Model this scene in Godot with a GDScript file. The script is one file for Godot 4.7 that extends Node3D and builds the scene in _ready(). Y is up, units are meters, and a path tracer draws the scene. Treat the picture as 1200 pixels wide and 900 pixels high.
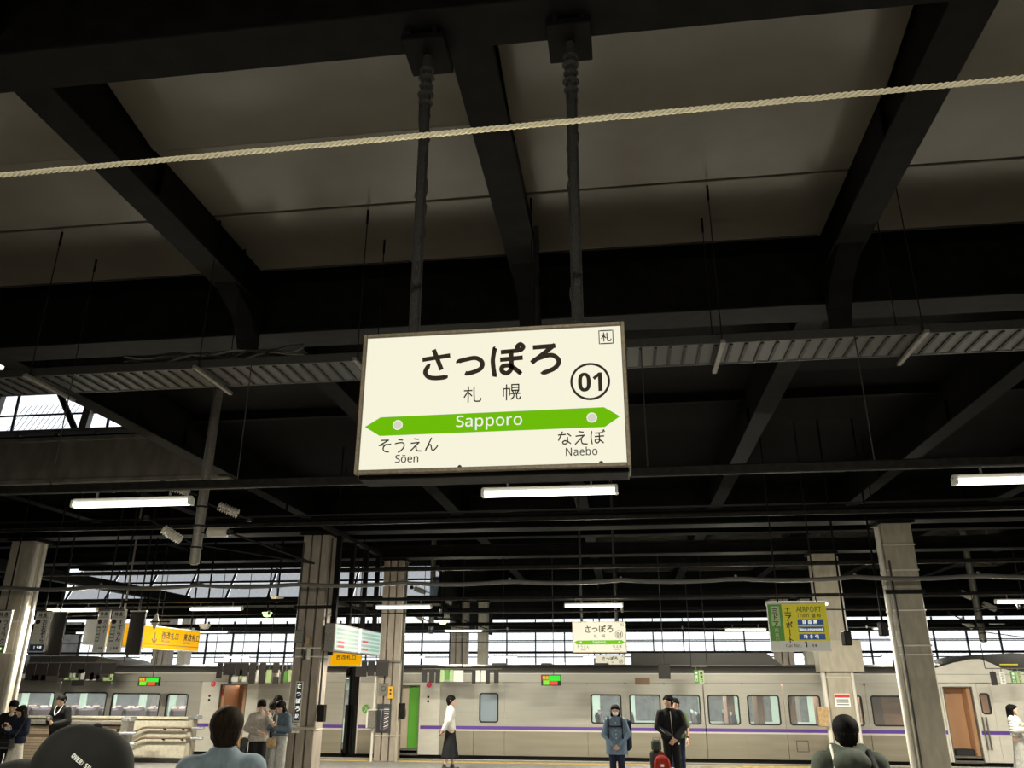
extends Node3D
# A railway station under a dark steel roof: hanging station sign in front, a train behind the next platform.
# x runs along the platforms, -z away from the viewer, y = 0 is the top of the platforms.

class Geo:
	var v := PackedVector3Array()
	var n := PackedVector3Array()

	func tri(a: Vector3, b: Vector3, c: Vector3, na: Vector3, nb: Vector3, nc: Vector3) -> void:
		if (b - a).cross(c - a).dot(na + nb + nc) > 0.0:
			v.append(a); v.append(c); v.append(b)
			n.append(na); n.append(nc); n.append(nb)
		else:
			v.append(a); v.append(b); v.append(c)
			n.append(na); n.append(nb); n.append(nc)

	func quad(a: Vector3, b: Vector3, c: Vector3, d: Vector3, m: Vector3) -> void:
		tri(a, b, c, m, m, m)
		tri(a, c, d, m, m, m)

	func flat(a: Vector3, b: Vector3, c: Vector3, d: Vector3, towards: Vector3) -> void:
		var m := (b - a).cross(c - a)
		if m.length() < 1e-12:
			m = (c - a).cross(d - a)
		m = m.normalized()
		if m.dot(towards) < 0.0:
			m = -m
		quad(a, b, c, d, m)

	# a box with chamfered edges
	func box(c: Vector3, s: Vector3, basis := Basis.IDENTITY, bev := 0.0) -> Geo:
		var h := s * 0.5
		if bev <= 0.0:
			for ax in 3:
				for sg in [-1.0, 1.0]:
					var m := Vector3.ZERO; m[ax] = sg
					var u := Vector3.ZERO; u[(ax + 1) % 3] = h[(ax + 1) % 3]
					var w := Vector3.ZERO; w[(ax + 2) % 3] = h[(ax + 2) % 3]
					var o := m * h[ax]
					quad(c + basis * (o - u - w), c + basis * (o + u - w), c + basis * (o + u + w), c + basis * (o - u + w), basis * m)
			return self
		var i := h - Vector3(bev, bev, bev)
		for ax in 3:
			var b1 := (ax + 1) % 3
			var b2 := (ax + 2) % 3
			for sg in [-1.0, 1.0]:
				var m := Vector3.ZERO; m[ax] = sg
				var u := Vector3.ZERO; u[b1] = i[b1]
				var w := Vector3.ZERO; w[b2] = i[b2]
				var o := m * h[ax]
				quad(c + basis * (o - u - w), c + basis * (o + u - w), c + basis * (o + u + w), c + basis * (o - u + w), basis * m)
			for s1 in [-1.0, 1.0]:
				for s2 in [-1.0, 1.0]:
					var p := Vector3.ZERO; p[b1] = s1 * h[b1]; p[b2] = s2 * i[b2]
					var q := Vector3.ZERO; q[b1] = s1 * i[b1]; q[b2] = s2 * h[b2]
					var e := Vector3.ZERO; e[ax] = i[ax]
					var m2 := Vector3.ZERO; m2[b1] = s1; m2[b2] = s2
					quad(c + basis * (p - e), c + basis * (p + e), c + basis * (q + e), c + basis * (q - e), basis * m2.normalized())
		for sx in [-1.0, 1.0]:
			for sy in [-1.0, 1.0]:
				for sz in [-1.0, 1.0]:
					var d := Vector3(sx, sy, sz)
					var m3 := basis * d.normalized()
					tri(c + basis * (d * Vector3(h.x, i.y, i.z)), c + basis * (d * Vector3(i.x, h.y, i.z)), c + basis * (d * Vector3(i.x, i.y, h.z)), m3, m3, m3)
		return self

	func span(a: Vector3, b: Vector3, bev := 0.0) -> Geo:
		return box((a + b) * 0.5, (b - a).abs(), Basis.IDENTITY, bev)

	static func frame_of(d: Vector3) -> Basis:
		var u := d.cross(Vector3.UP)
		if u.length() < 0.01:
			u = d.cross(Vector3.RIGHT)
		u = u.normalized()
		return Basis(u, d.normalized(), u.cross(d).normalized())

	func cone(a: Vector3, b: Vector3, ra: float, rb: float, seg := 10, caps := true) -> Geo:
		var f := frame_of(b - a)
		var sl := f.y * (ra - rb) / maxf((b - a).length(), 1e-6)
		for i in seg:
			var t0 := TAU * i / seg
			var t1 := TAU * (i + 1) / seg
			var d0 := f.x * cos(t0) + f.z * sin(t0)
			var d1 := f.x * cos(t1) + f.z * sin(t1)
			var n0 := (d0 + sl).normalized()
			var n1 := (d1 + sl).normalized()
			tri(a + d0 * ra, a + d1 * ra, b + d1 * rb, n0, n1, n1)
			tri(a + d0 * ra, b + d1 * rb, b + d0 * rb, n0, n1, n0)
			if caps:
				tri(a, a + d0 * ra, a + d1 * ra, -f.y, -f.y, -f.y)
				tri(b, b + d0 * rb, b + d1 * rb, f.y, f.y, f.y)
		return self

	func rod(a: Vector3, b: Vector3, r: float, seg := 6) -> Geo:
		return cone(a, b, r, r, seg)

	func tube(pts: PackedVector3Array, r: float, seg := 6) -> Geo:
		var prev: Array = []
		for k in pts.size():
			var d := pts[mini(k + 1, pts.size() - 1)] - pts[maxi(k - 1, 0)]
			var f := frame_of(d)
			var ring: Array = []
			for i in seg:
				var t := TAU * i / seg
				ring.append(f.x * cos(t) + f.z * sin(t))
			if k:
				for i in seg:
					var j := (i + 1) % seg
					tri(pts[k - 1] + prev[i] * r, pts[k - 1] + prev[j] * r, pts[k] + ring[j] * r, prev[i], prev[j], ring[j])
					tri(pts[k - 1] + prev[i] * r, pts[k] + ring[j] * r, pts[k] + ring[i] * r, prev[i], ring[j], ring[i])
			prev = ring
		return self

	# profile of (radius, height) turned about the axis that runs from o along d
	func lathe(o: Vector3, d: Vector3, prof: PackedVector2Array, seg := 12) -> Geo:
		var f := frame_of(d)
		for k in range(1, prof.size()):
			cone(o + f.y * prof[k - 1].y, o + f.y * prof[k].y, prof[k - 1].x, prof[k].x, seg, k == 1 or k == prof.size() - 1)
		return self

	func ball(c: Vector3, r: Vector3, seg := 10, rings := 6, basis := Basis.IDENTITY) -> Geo:
		for j in rings:
			var p0 := PI * j / rings
			var p1 := PI * (j + 1) / rings
			for i in seg:
				var q: Array = []
				for e in [[p0, i], [p0, i + 1], [p1, i + 1], [p1, i]]:
					var t: float = TAU * e[1] / seg
					q.append(Vector3(sin(e[0]) * cos(t), cos(e[0]), sin(e[0]) * sin(t)))
				var m: Array = q.map(func(x): return basis * (x / r).normalized())
				var w: Array = q.map(func(x): return c + basis * (x * r))
				if j:
					tri(w[0], w[1], w[2], m[0], m[1], m[2])
				if j < rings - 1:
					tri(w[0], w[2], w[3], m[0], m[2], m[3])
		return self

	# an outline in the xy plane of a frame, given thickness along its z axis (from z0 to z1)
	func prism(poly: PackedVector2Array, z0: float, z1: float, t := Transform3D.IDENTITY) -> Geo:
		var idx := Geometry2D.triangulate_polygon(poly)
		for k in range(0, idx.size(), 3):
			for e in [[z0, -1.0], [z1, 1.0]]:
				var m: Vector3 = t.basis * Vector3(0, 0, e[1])
				var p: Array = []
				for j in 3:
					var q := poly[idx[k + j]]
					p.append(t * Vector3(q.x, q.y, e[0]))
				tri(p[0], p[1], p[2], m, m, m)
		var ccw := not Geometry2D.is_polygon_clockwise(poly)
		for k in poly.size():
			var a := poly[k]
			var b := poly[(k + 1) % poly.size()]
			var e2 := (b - a).normalized()
			var o := Vector3(e2.y, -e2.x, 0) * (-1.0 if not ccw else 1.0)
			quad(t * Vector3(a.x, a.y, z0), t * Vector3(b.x, b.y, z0), t * Vector3(b.x, b.y, z1), t * Vector3(a.x, a.y, z1), (t.basis * o).normalized())
		return self

	# a rectangle with a rounded hole in it, in the plane z
	func holed(x0: float, x1: float, y0: float, y1: float, hx0: float, hx1: float, hy0: float, hy1: float, r: float, z: float, deep := 0.05) -> Geo:
		var inner := Geo.rounded(hx0, hx1, hy0, hy1, r, 5)
		var c := Vector2((hx0 + hx1) * 0.5, (hy0 + hy1) * 0.5)
		var outer := PackedVector2Array()
		for p in inner:
			# carry the point outwards until it meets the rectangle
			var q := Vector2(clampf(p.x, hx0 + r, hx1 - r), clampf(p.y, hy0 + r, hy1 - r))
			var d := (p - q).normalized()
			if absf(d.x) > absf(d.y) - 0.001 and absf(d.x) > 0.999:
				outer.append(Vector2(x1 if d.x > 0 else x0, p.y))
			elif absf(d.y) > 0.999:
				outer.append(Vector2(p.x, y1 if d.y > 0 else y0))
			else:
				var sx := ((x1 if d.x > 0 else x0) - q.x) / d.x
				var sy := ((y1 if d.y > 0 else y0) - q.y) / d.y
				var u := atan2(absf(d.y), absf(d.x)) / (PI * 0.5)
				var cx := x1 if d.x > 0 else x0
				var cy := y1 if d.y > 0 else y0
				var ex := hx1 - r if d.x > 0 else hx0 + r
				var ey := hy1 - r if d.y > 0 else hy0 + r
				if u < 0.5:
					outer.append(Vector2(cx, lerpf(ey, cy, u * 2.0)))
				else:
					outer.append(Vector2(lerpf(cx, ex, u * 2.0 - 1.0), cy))
		for k in inner.size():
			var j := (k + 1) % inner.size()
			var a := Vector3(inner[k].x, inner[k].y, z)
			var b := Vector3(inner[j].x, inner[j].y, z)
			quad(a, b, Vector3(outer[j].x, outer[j].y, z), Vector3(outer[k].x, outer[k].y, z), Vector3.BACK)
			var e := (inner[j] - inner[k]).normalized()
			var nn := Vector3(e.y, -e.x, 0)
			var mid := (inner[j] + inner[k]) * 0.5
			if nn.dot(Vector3(c.x - mid.x, c.y - mid.y, 0)) < 0.0:
				nn = -nn
			quad(a, b, b - Vector3(0, 0, deep), a - Vector3(0, 0, deep), nn)
		return self

	static func rounded(x0: float, x1: float, y0: float, y1: float, r: float, seg := 4) -> PackedVector2Array:
		var p := PackedVector2Array()
		var k := 0
		for c in [Vector2(x1 - r, y1 - r), Vector2(x0 + r, y1 - r), Vector2(x0 + r, y0 + r), Vector2(x1 - r, y0 + r)]:
			for i in seg + 1:
				var t := PI * 0.5 * (k + float(i) / seg)
				p.append(c + Vector2(cos(t), sin(t)) * r)
			k += 1
		return p

	func add(o: Geo, t: Transform3D) -> Geo:
		for i in range(0, o.v.size(), 3):
			tri(t * o.v[i], t * o.v[i + 1], t * o.v[i + 2], (t.basis * o.n[i]).normalized(), (t.basis * o.n[i + 1]).normalized(), (t.basis * o.n[i + 2]).normalized())
		return self

	func mesh() -> ArrayMesh:
		var a := []
		a.resize(Mesh.ARRAY_MAX)
		a[Mesh.ARRAY_VERTEX] = v
		a[Mesh.ARRAY_NORMAL] = n
		var m := ArrayMesh.new()
		if v.size():
			m.add_surface_from_arrays(Mesh.PRIMITIVE_TRIANGLES, a)
		return m

	# capsules [a, b, ra, rb, blend, flattening along z, op] joined into one skin; op 0 adds, 1 takes away, 2 cuts off below y = ra, 3 cuts off above y = ra
	static func skin(prims: Array, cell: float) -> Geo:
		var lo := Vector3(1e9, 1e9, 1e9)
		var hi := -lo
		for p in prims:
			if p[6] == 0:
				var r: float = maxf(p[2], p[3]) + cell * 2.5
				lo = lo.min(p[0] - Vector3(r, r, r)).min(p[1] - Vector3(r, r, r))
				hi = hi.max(p[0] + Vector3(r, r, r)).max(p[1] + Vector3(r, r, r))
		var nx := int((hi.x - lo.x) / cell) + 2
		var ny := int((hi.y - lo.y) / cell) + 2
		var nz := int((hi.z - lo.z) / cell) + 2
		var f := PackedFloat32Array()
		f.resize(nx * ny * nz)
		f.fill(1.0)
		for p in prims:
			var op: int = p[6]
			if op >= 2:
				for j in ny:
					var y := lo.y + j * cell
					var cut: float = p[2] - y if op == 2 else y - p[2]
					if cut > -cell * 3.0:
						for k in nz:
							for i in nx:
								var id := (k * ny + j) * nx + i
								f[id] = maxf(f[id], cut)
				continue
			var a: Vector3 = p[0]
			var ba: Vector3 = p[1] - a
			var ra: float = p[2]
			var rb: float = p[3]
			var kk: float = maxf(p[4], 1e-4)
			var sz: float = p[5]
			ba.z *= sz
			var bb := maxf(ba.length_squared(), 1e-9)
			var rr := maxf(ra, rb) + kk + cell * 1.5
			var l: Vector3 = (a.min(p[1]) - Vector3(rr, rr, rr) - lo) / cell
			var h: Vector3 = (a.max(p[1]) + Vector3(rr, rr, rr) - lo) / cell
			var i0 := maxi(int(l.x), 0)
			var i1 := mini(int(h.x) + 1, nx - 1)
			for k in range(maxi(int(l.z), 0), mini(int(h.z) + 1, nz - 1) + 1):
				var qz := (lo.z + k * cell - a.z) * sz
				for j in range(maxi(int(l.y), 0), mini(int(h.y) + 1, ny - 1) + 1):
					var qy := lo.y + j * cell - a.y
					var id := (k * ny + j) * nx + i0
					for i in range(i0, i1 + 1):
						var q := Vector3(lo.x + i * cell - a.x, qy, qz)
						var t := clampf(q.dot(ba) / bb, 0.0, 1.0)
						var d := (q - ba * t).length() - ra - (rb - ra) * t
						var g := f[id]
						if op == 0:
							var e := maxf(kk - absf(g - d), 0.0) / kk
							f[id] = minf(g, d) - e * e * kk * 0.25
						else:
							f[id] = maxf(g, -d)
						id += 1
		var out := Geo.new()
		var at := PackedInt32Array()
		at.resize(nx * ny * nz)
		at.fill(-1)
		var pts := PackedVector3Array()
		var nrm := PackedVector3Array()
		var sy := nx
		var sw := nx * ny
		var offs := [0, 1, sy, sy + 1, sw, sw + 1, sw + sy, sw + sy + 1]
		var corner := [Vector3(0, 0, 0), Vector3(1, 0, 0), Vector3(0, 1, 0), Vector3(1, 1, 0), Vector3(0, 0, 1), Vector3(1, 0, 1), Vector3(0, 1, 1), Vector3(1, 1, 1)]
		var edges := [[0, 1], [2, 3], [4, 5], [6, 7], [0, 2], [1, 3], [4, 6], [5, 7], [0, 4], [1, 5], [2, 6], [3, 7]]
		for k in nz - 1:
			for j in ny - 1:
				var id := (k * ny + j) * nx
				for i in nx - 1:
					var f0 := f[id]
					if absf(f0) < cell * 3.0:
						var c1 := f[id + 1]; var c2 := f[id + sy]; var c3 := f[id + sy + 1]
						var c4 := f[id + sw]; var c5 := f[id + sw + 1]; var c6 := f[id + sw + sy]; var c7 := f[id + sw + sy + 1]
						var mn := minf(minf(minf(f0, c1), minf(c2, c3)), minf(minf(c4, c5), minf(c6, c7)))
						var mx := maxf(maxf(maxf(f0, c1), maxf(c2, c3)), maxf(maxf(c4, c5), maxf(c6, c7)))
						if mn < 0.0 and mx >= 0.0:
							var c := [f0, c1, c2, c3, c4, c5, c6, c7]
							var s := Vector3.ZERO
							var cnt := 0
							for e in edges:
								var u: float = c[e[0]]
								var w: float = c[e[1]]
								if (u < 0.0) != (w < 0.0):
									s += corner[e[0]].lerp(corner[e[1]], u / (u - w))
									cnt += 1
							at[id] = pts.size()
							pts.append(lo + (Vector3(i, j, k) + s / cnt) * cell)
							nrm.append(Vector3(c1 + c3 + c5 + c7 - f0 - c2 - c4 - c6, c2 + c3 + c6 + c7 - f0 - c1 - c4 - c5, c4 + c5 + c6 + c7 - f0 - c1 - c2 - c3).normalized())
					id += 1
		for k in range(1, nz - 1):
			for j in range(1, ny - 1):
				var id := (k * ny + j) * nx + 1
				for i in range(1, nx - 1):
					if at[id] >= 0 or absf(f[id]) < cell * 2.0:
						var s0 := f[id] < 0.0
						for e in [[1, sy, sw], [sy, 1, sw], [sw, 1, sy]]:
							if s0 != (f[id + e[0]] < 0.0):
								var q0 := at[id]
								var q1 := at[id - e[1]]
								var q2 := at[id - e[1] - e[2]]
								var q3 := at[id - e[2]]
								if q0 >= 0 and q1 >= 0 and q2 >= 0 and q3 >= 0:
									out.tri(pts[q0], pts[q1], pts[q2], nrm[q0], nrm[q1], nrm[q2])
									out.tri(pts[q0], pts[q2], pts[q3], nrm[q0], nrm[q2], nrm[q3])
					id += 1
		return out


var M := {}
var used := {}

func lin(r: float, g: float, b: float, a := 1.0) -> Color:
	var c := Color(r, g, b).linear_to_srgb()
	c.a = a
	return c

func mat(key: String, c: Color, rough := 0.7, metal := 0.0) -> StandardMaterial3D:
	var m := StandardMaterial3D.new()
	m.resource_name = key
	m.albedo_color = c
	m.roughness = rough
	m.metallic = metal
	M[key] = m
	return m

func glow(key: String, c: Color, energy: float) -> StandardMaterial3D:
	var m := mat(key, Color(0.8, 0.8, 0.8), 0.5)
	m.emission_enabled = true
	m.emission = c
	m.emission_energy_multiplier = energy
	return m

func grain(m: StandardMaterial3D, lo: float, freq: float, scale: Vector3, bump := 0.0, sd := 1, size := 256) -> StandardMaterial3D:
	var nt := NoiseTexture2D.new()
	nt.width = size; nt.height = size; nt.seamless = true
	var fn := FastNoiseLite.new()
	fn.seed = sd; fn.frequency = freq; fn.fractal_octaves = 5
	nt.noise = fn
	var ramp := Gradient.new()
	ramp.set_color(0, Color(lo, lo, lo)); ramp.set_color(1, Color.WHITE)
	nt.color_ramp = ramp
	m.albedo_texture = nt
	m.uv1_triplanar = true; m.uv1_world_triplanar = true
	m.uv1_scale = scale
	if bump > 0.0:
		m.heightmap_enabled = true
		m.heightmap_scale = bump
		m.heightmap_texture = nt
	return m

func numbered(called: String) -> String:
	used[called] = used.get(called, 0) + 1
	return called if used[called] == 1 else "%s_%03d" % [called, used[called] - 1]

func thing(called: String, label: String, category: String, pos := Vector3.ZERO, turn := 0.0, group := "") -> Node3D:
	var o := Node3D.new()
	o.name = numbered(called)
	add_child(o)
	o.position = pos
	o.rotation.y = turn
	tag(o, label, category, group)
	return o

func tag(o: Node3D, label: String, category: String, group := "") -> void:
	o.set_meta("label", label)
	o.set_meta("category", category)
	if group:
		o.set_meta("group", group)

func setting(called: String, label: String) -> Node3D:
	var o := Node3D.new()
	o.name = called
	add_child(o)
	o.set_meta("kind", "structure")
	o.set_meta("label", label)
	return o

func part(called: String, g: Geo, m: Material, parent: Node3D, label := "") -> MeshInstance3D:
	return part_mesh(called, g.mesh(), m, parent, label)

func part_mesh(called: String, me: Mesh, m: Material, parent: Node3D, label := "") -> MeshInstance3D:
	var o := MeshInstance3D.new()
	o.mesh = me
	o.material_override = m
	o.name = called
	parent.add_child(o, true)
	if label:
		o.set_meta("label", label)
	return o

func geo() -> Geo:
	return Geo.new()

# a bar between two corners given anywhere in space
func slab(a: Vector3, b: Vector3, bev := 0.0) -> Geo:
	return Geo.new().span(a, b, bev)

# a thin sheet between two corners, leaning if their z differs
func sheet(a: Vector3, b: Vector3) -> Geo:
	var g := Geo.new()
	g.flat(a, Vector3(b.x, a.y, a.z), b, Vector3(a.x, b.y, b.z), Vector3.BACK)
	return g

func plate(called: String, a: Vector3, b: Vector3, thick: float, m: Material, parent: Node3D, bev := 0.0) -> MeshInstance3D:
	var c := b
	c.z = a.z - thick
	return part(called, slab(a, c, bev), m, parent)

func lamp(parent: Node3D, pos: Vector3, size: Vector2, basis: Basis, energy: float, c: Color) -> AreaLight3D:
	var l := AreaLight3D.new()
	l.name = "light"
	l.area_size = size
	l.light_energy = energy
	l.light_color = c
	l.area_range = 60.0
	l.area_attenuation = 2.0
	l.shadow_enabled = true
	l.transform = Transform3D(basis, pos)
	parent.add_child(l, true)
	return l


# ---------- people ----------

var hands := {}
var head_geo: Geo
var hairs := {}

func cap(a: Vector3, b: Vector3, ra: float, rb: float, k := 0.03, sz := 1.0, op := 0) -> Array:
	return [a, b, ra, rb, k, sz, op]

func cut_below(y: float) -> Array:
	return [Vector3.ZERO, Vector3.ZERO, y, 0.0, 0.0, 1.0, 2]

func cut_above(y: float) -> Array:
	return [Vector3.ZERO, Vector3.ZERO, y, 0.0, 0.0, 1.0, 3]

# wrist at the origin, fingers along +y, palm towards +z, thumb on the +x side
func hand(grip: bool) -> Geo:
	if not hands.has(grip):
		var p := []
		var xs := [0.029, 0.0105, -0.008, -0.026]
		var ln := [0.068, 0.076, 0.07, 0.055]
		for i in 4:
			p.append(cap(Vector3(xs[i] * 0.7, 0.0, 0), Vector3(xs[i], 0.082, 0), 0.0145, 0.0115, 0.014))
		p.append(cap(Vector3(0, -0.03, 0), Vector3(0, 0.01, 0), 0.024, 0.022, 0.02, 1.25))
		for i in 4:
			var bend := (1.0 if grip else 0.4) + 0.06 * i
			var o := Vector3(xs[i], 0.084, 0.0)
			var a := 0.0
			for s in [0.45, 0.32, 0.23]:
				a += bend * (0.75 if s == 0.45 else 0.9)
				var q: Vector3 = o + Vector3(xs[i] * 0.12, cos(a), sin(a)) * ln[i] * s
				p.append(cap(o, q, 0.0092, 0.0082, 0.004))
				o = q
		var t1 := Vector3(0.047, 0.045, 0.014)
		var t2 := Vector3(0.05, 0.073, 0.026) if not grip else Vector3(0.036, 0.07, 0.036)
		p.append(cap(Vector3(0.02, 0.012, 0.004), t1, 0.0145, 0.011, 0.01))
		p.append(cap(t1, t2, 0.0105, 0.0088, 0.004))
		hands[grip] = Geo.skin(p, 0.0045)
	return hands[grip]

# centre of the head at the origin, face towards +z
func head() -> Geo:
	if head_geo == null:
		var p := [
			cap(Vector3(0, 0.03, -0.025), Vector3(0, 0.03, 0.012), 0.083, 0.079, 0.02),
			cap(Vector3(0, 0.0, 0.02), Vector3(0, -0.045, 0.035), 0.066, 0.052, 0.04),
			cap(Vector3(0, -0.07, 0.045), Vector3(0, -0.085, 0.058), 0.034, 0.026, 0.035),
			cap(Vector3(0, -0.05, -0.025), Vector3(0, -0.2, -0.035), 0.048, 0.05, 0.03),
			cap(Vector3(-0.032, 0.028, 0.078), Vector3(0.032, 0.028, 0.078), 0.014, 0.014, 0.02),
			cap(Vector3(-0.034, 0.004, 0.098), Vector3(-0.03, 0.004, 0.1), 0.012, 0.012, 0.01, 1.0, 1),
			cap(Vector3(0.034, 0.004, 0.098), Vector3(0.03, 0.004, 0.1), 0.012, 0.012, 0.01, 1.0, 1),
			cap(Vector3(0, 0.012, 0.09), Vector3(0, -0.024, 0.106), 0.008, 0.012, 0.014),
			cap(Vector3(-0.011, -0.028, 0.094), Vector3(0.011, -0.028, 0.094), 0.008, 0.008, 0.01),
			cap(Vector3(-0.016, -0.052, 0.083), Vector3(0.016, -0.052, 0.083), 0.0065, 0.0065, 0.008),
			cap(Vector3(-0.014, -0.063, 0.081), Vector3(0.014, -0.063, 0.081), 0.007, 0.007, 0.008),
		]
		for s in [-1.0, 1.0]:
			p.append(cap(Vector3(0.079 * s, -0.018, -0.01), Vector3(0.087 * s, 0.018, -0.018), 0.009, 0.015, 0.008))
			p.append(cap(Vector3(0.052 * s, -0.012, 0.05), Vector3(0.05 * s, -0.02, 0.052), 0.022, 0.02, 0.03))
		head_geo = Geo.skin(p, 0.006)
	return head_geo

func hair(kind: String) -> Geo:
	if not hairs.has(kind):
		var p := [cap(Vector3(0, 0.034, -0.032), Vector3(0, 0.036, 0.006), 0.097, 0.092, 0.01)]
		var face := [cap(Vector3(0, -0.05, 0.12), Vector3(0, -0.14, 0.1), 0.095, 0.105, 0.01, 1.0, 1), cap(Vector3(-0.025, 0.0, 0.12), Vector3(0.025, 0.0, 0.12), 0.07, 0.07, 0.01, 1.0, 1)]
		if kind == "short":
			p.append(cap(Vector3(0, 0.0, -0.05), Vector3(0, -0.06, -0.045), 0.075, 0.058, 0.02))
			for s in [-1.0, 1.0]:
				p.append(cap(Vector3(0.062 * s, 0.03, -0.012), Vector3(0.074 * s, -0.02, -0.005), 0.034, 0.02, 0.01))
				p.append(cap(Vector3(0.02 * s, 0.085, 0.05), Vector3(0.05 * s, 0.055, 0.075), 0.03, 0.018, 0.02))
			p.append_array(face)
			p.append(cap(Vector3(-0.04, 0.055, 0.076), Vector3(0.045, 0.05, 0.076), 0.02, 0.02, 0.02))
			for i in 9:
				var a := TAU * i / 9.0
				p.append(cap(Vector3(0.03 * cos(a), 0.115, -0.015 + 0.03 * sin(a)), Vector3(0.065 * cos(a + 0.7), 0.108, -0.015 + 0.065 * sin(a + 0.7)), 0.024, 0.014, 0.01))
		elif kind == "crop":
			p.append(cap(Vector3(0, 0.0, -0.05), Vector3(0, -0.06, -0.045), 0.072, 0.054, 0.02))
			p.append_array(face)
			p.append(cap(Vector3(-0.045, 0.06, 0.068), Vector3(0.045, 0.06, 0.068), 0.02, 0.02, 0.015))
		elif kind == "bob":
			p.append(cap(Vector3(0, 0.02, -0.045), Vector3(0, -0.09, -0.04), 0.082, 0.07, 0.02))
			for s in [-1.0, 1.0]:
				p.append(cap(Vector3(0.064 * s, 0.02, -0.015), Vector3(0.075 * s, -0.09, 0.0), 0.034, 0.03, 0.015))
			p.append_array(face)
			p.append(cap(Vector3(-0.045, 0.06, 0.074), Vector3(0.05, 0.055, 0.074), 0.027, 0.027, 0.02))
			p.append(cut_below(-0.125))
		elif kind == "round":
			# a short rounded cut seen from behind, full at the ears
			p.append(cap(Vector3(0, 0.03, -0.035), Vector3(0, -0.025, -0.04), 0.086, 0.072, 0.015))
			for s in [-1.0, 1.0]:
				p.append(cap(Vector3(0.046 * s, 0.015, -0.02), Vector3(0.053 * s, -0.04, -0.015), 0.043, 0.032, 0.012))
				p.append(cap(Vector3(0.04 * s, -0.05, -0.06), Vector3(0.02 * s, -0.075, -0.06), 0.034, 0.024, 0.02))
			p.append_array(face)
			for i in 7:
				var x := -0.06 + 0.02 * i
				p.append(cap(Vector3(x, -0.01, -0.115 + x * x * 8.0), Vector3(x * 0.85, -0.085, -0.09 + x * x * 6.0), 0.013, 0.007, 0.01))
			p.append(cap(Vector3(-0.05, 0.06, 0.07), Vector3(0.05, 0.06, 0.07), 0.028, 0.028, 0.02))
		elif kind == "long":
			p.append(cap(Vector3(0, 0.02, -0.06), Vector3(0, -0.3, -0.09), 0.086, 0.07, 0.04))
			for s in [-1.0, 1.0]:
				p.append(cap(Vector3(0.068 * s, 0.02, -0.02), Vector3(0.078 * s, -0.16, 0.0), 0.042, 0.03, 0.03))
				p.append(cap(Vector3(0.05 * s, -0.2, -0.08), Vector3(0.06 * s, -0.36, -0.07), 0.04, 0.022, 0.03))
			p.append_array(face)
			p.append(cap(Vector3(-0.05, 0.06, 0.068), Vector3(0.03, 0.07, 0.072), 0.028, 0.028, 0.02))
		hairs[kind] = Geo.skin(p, 0.0065)
	return hairs[kind]

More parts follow.
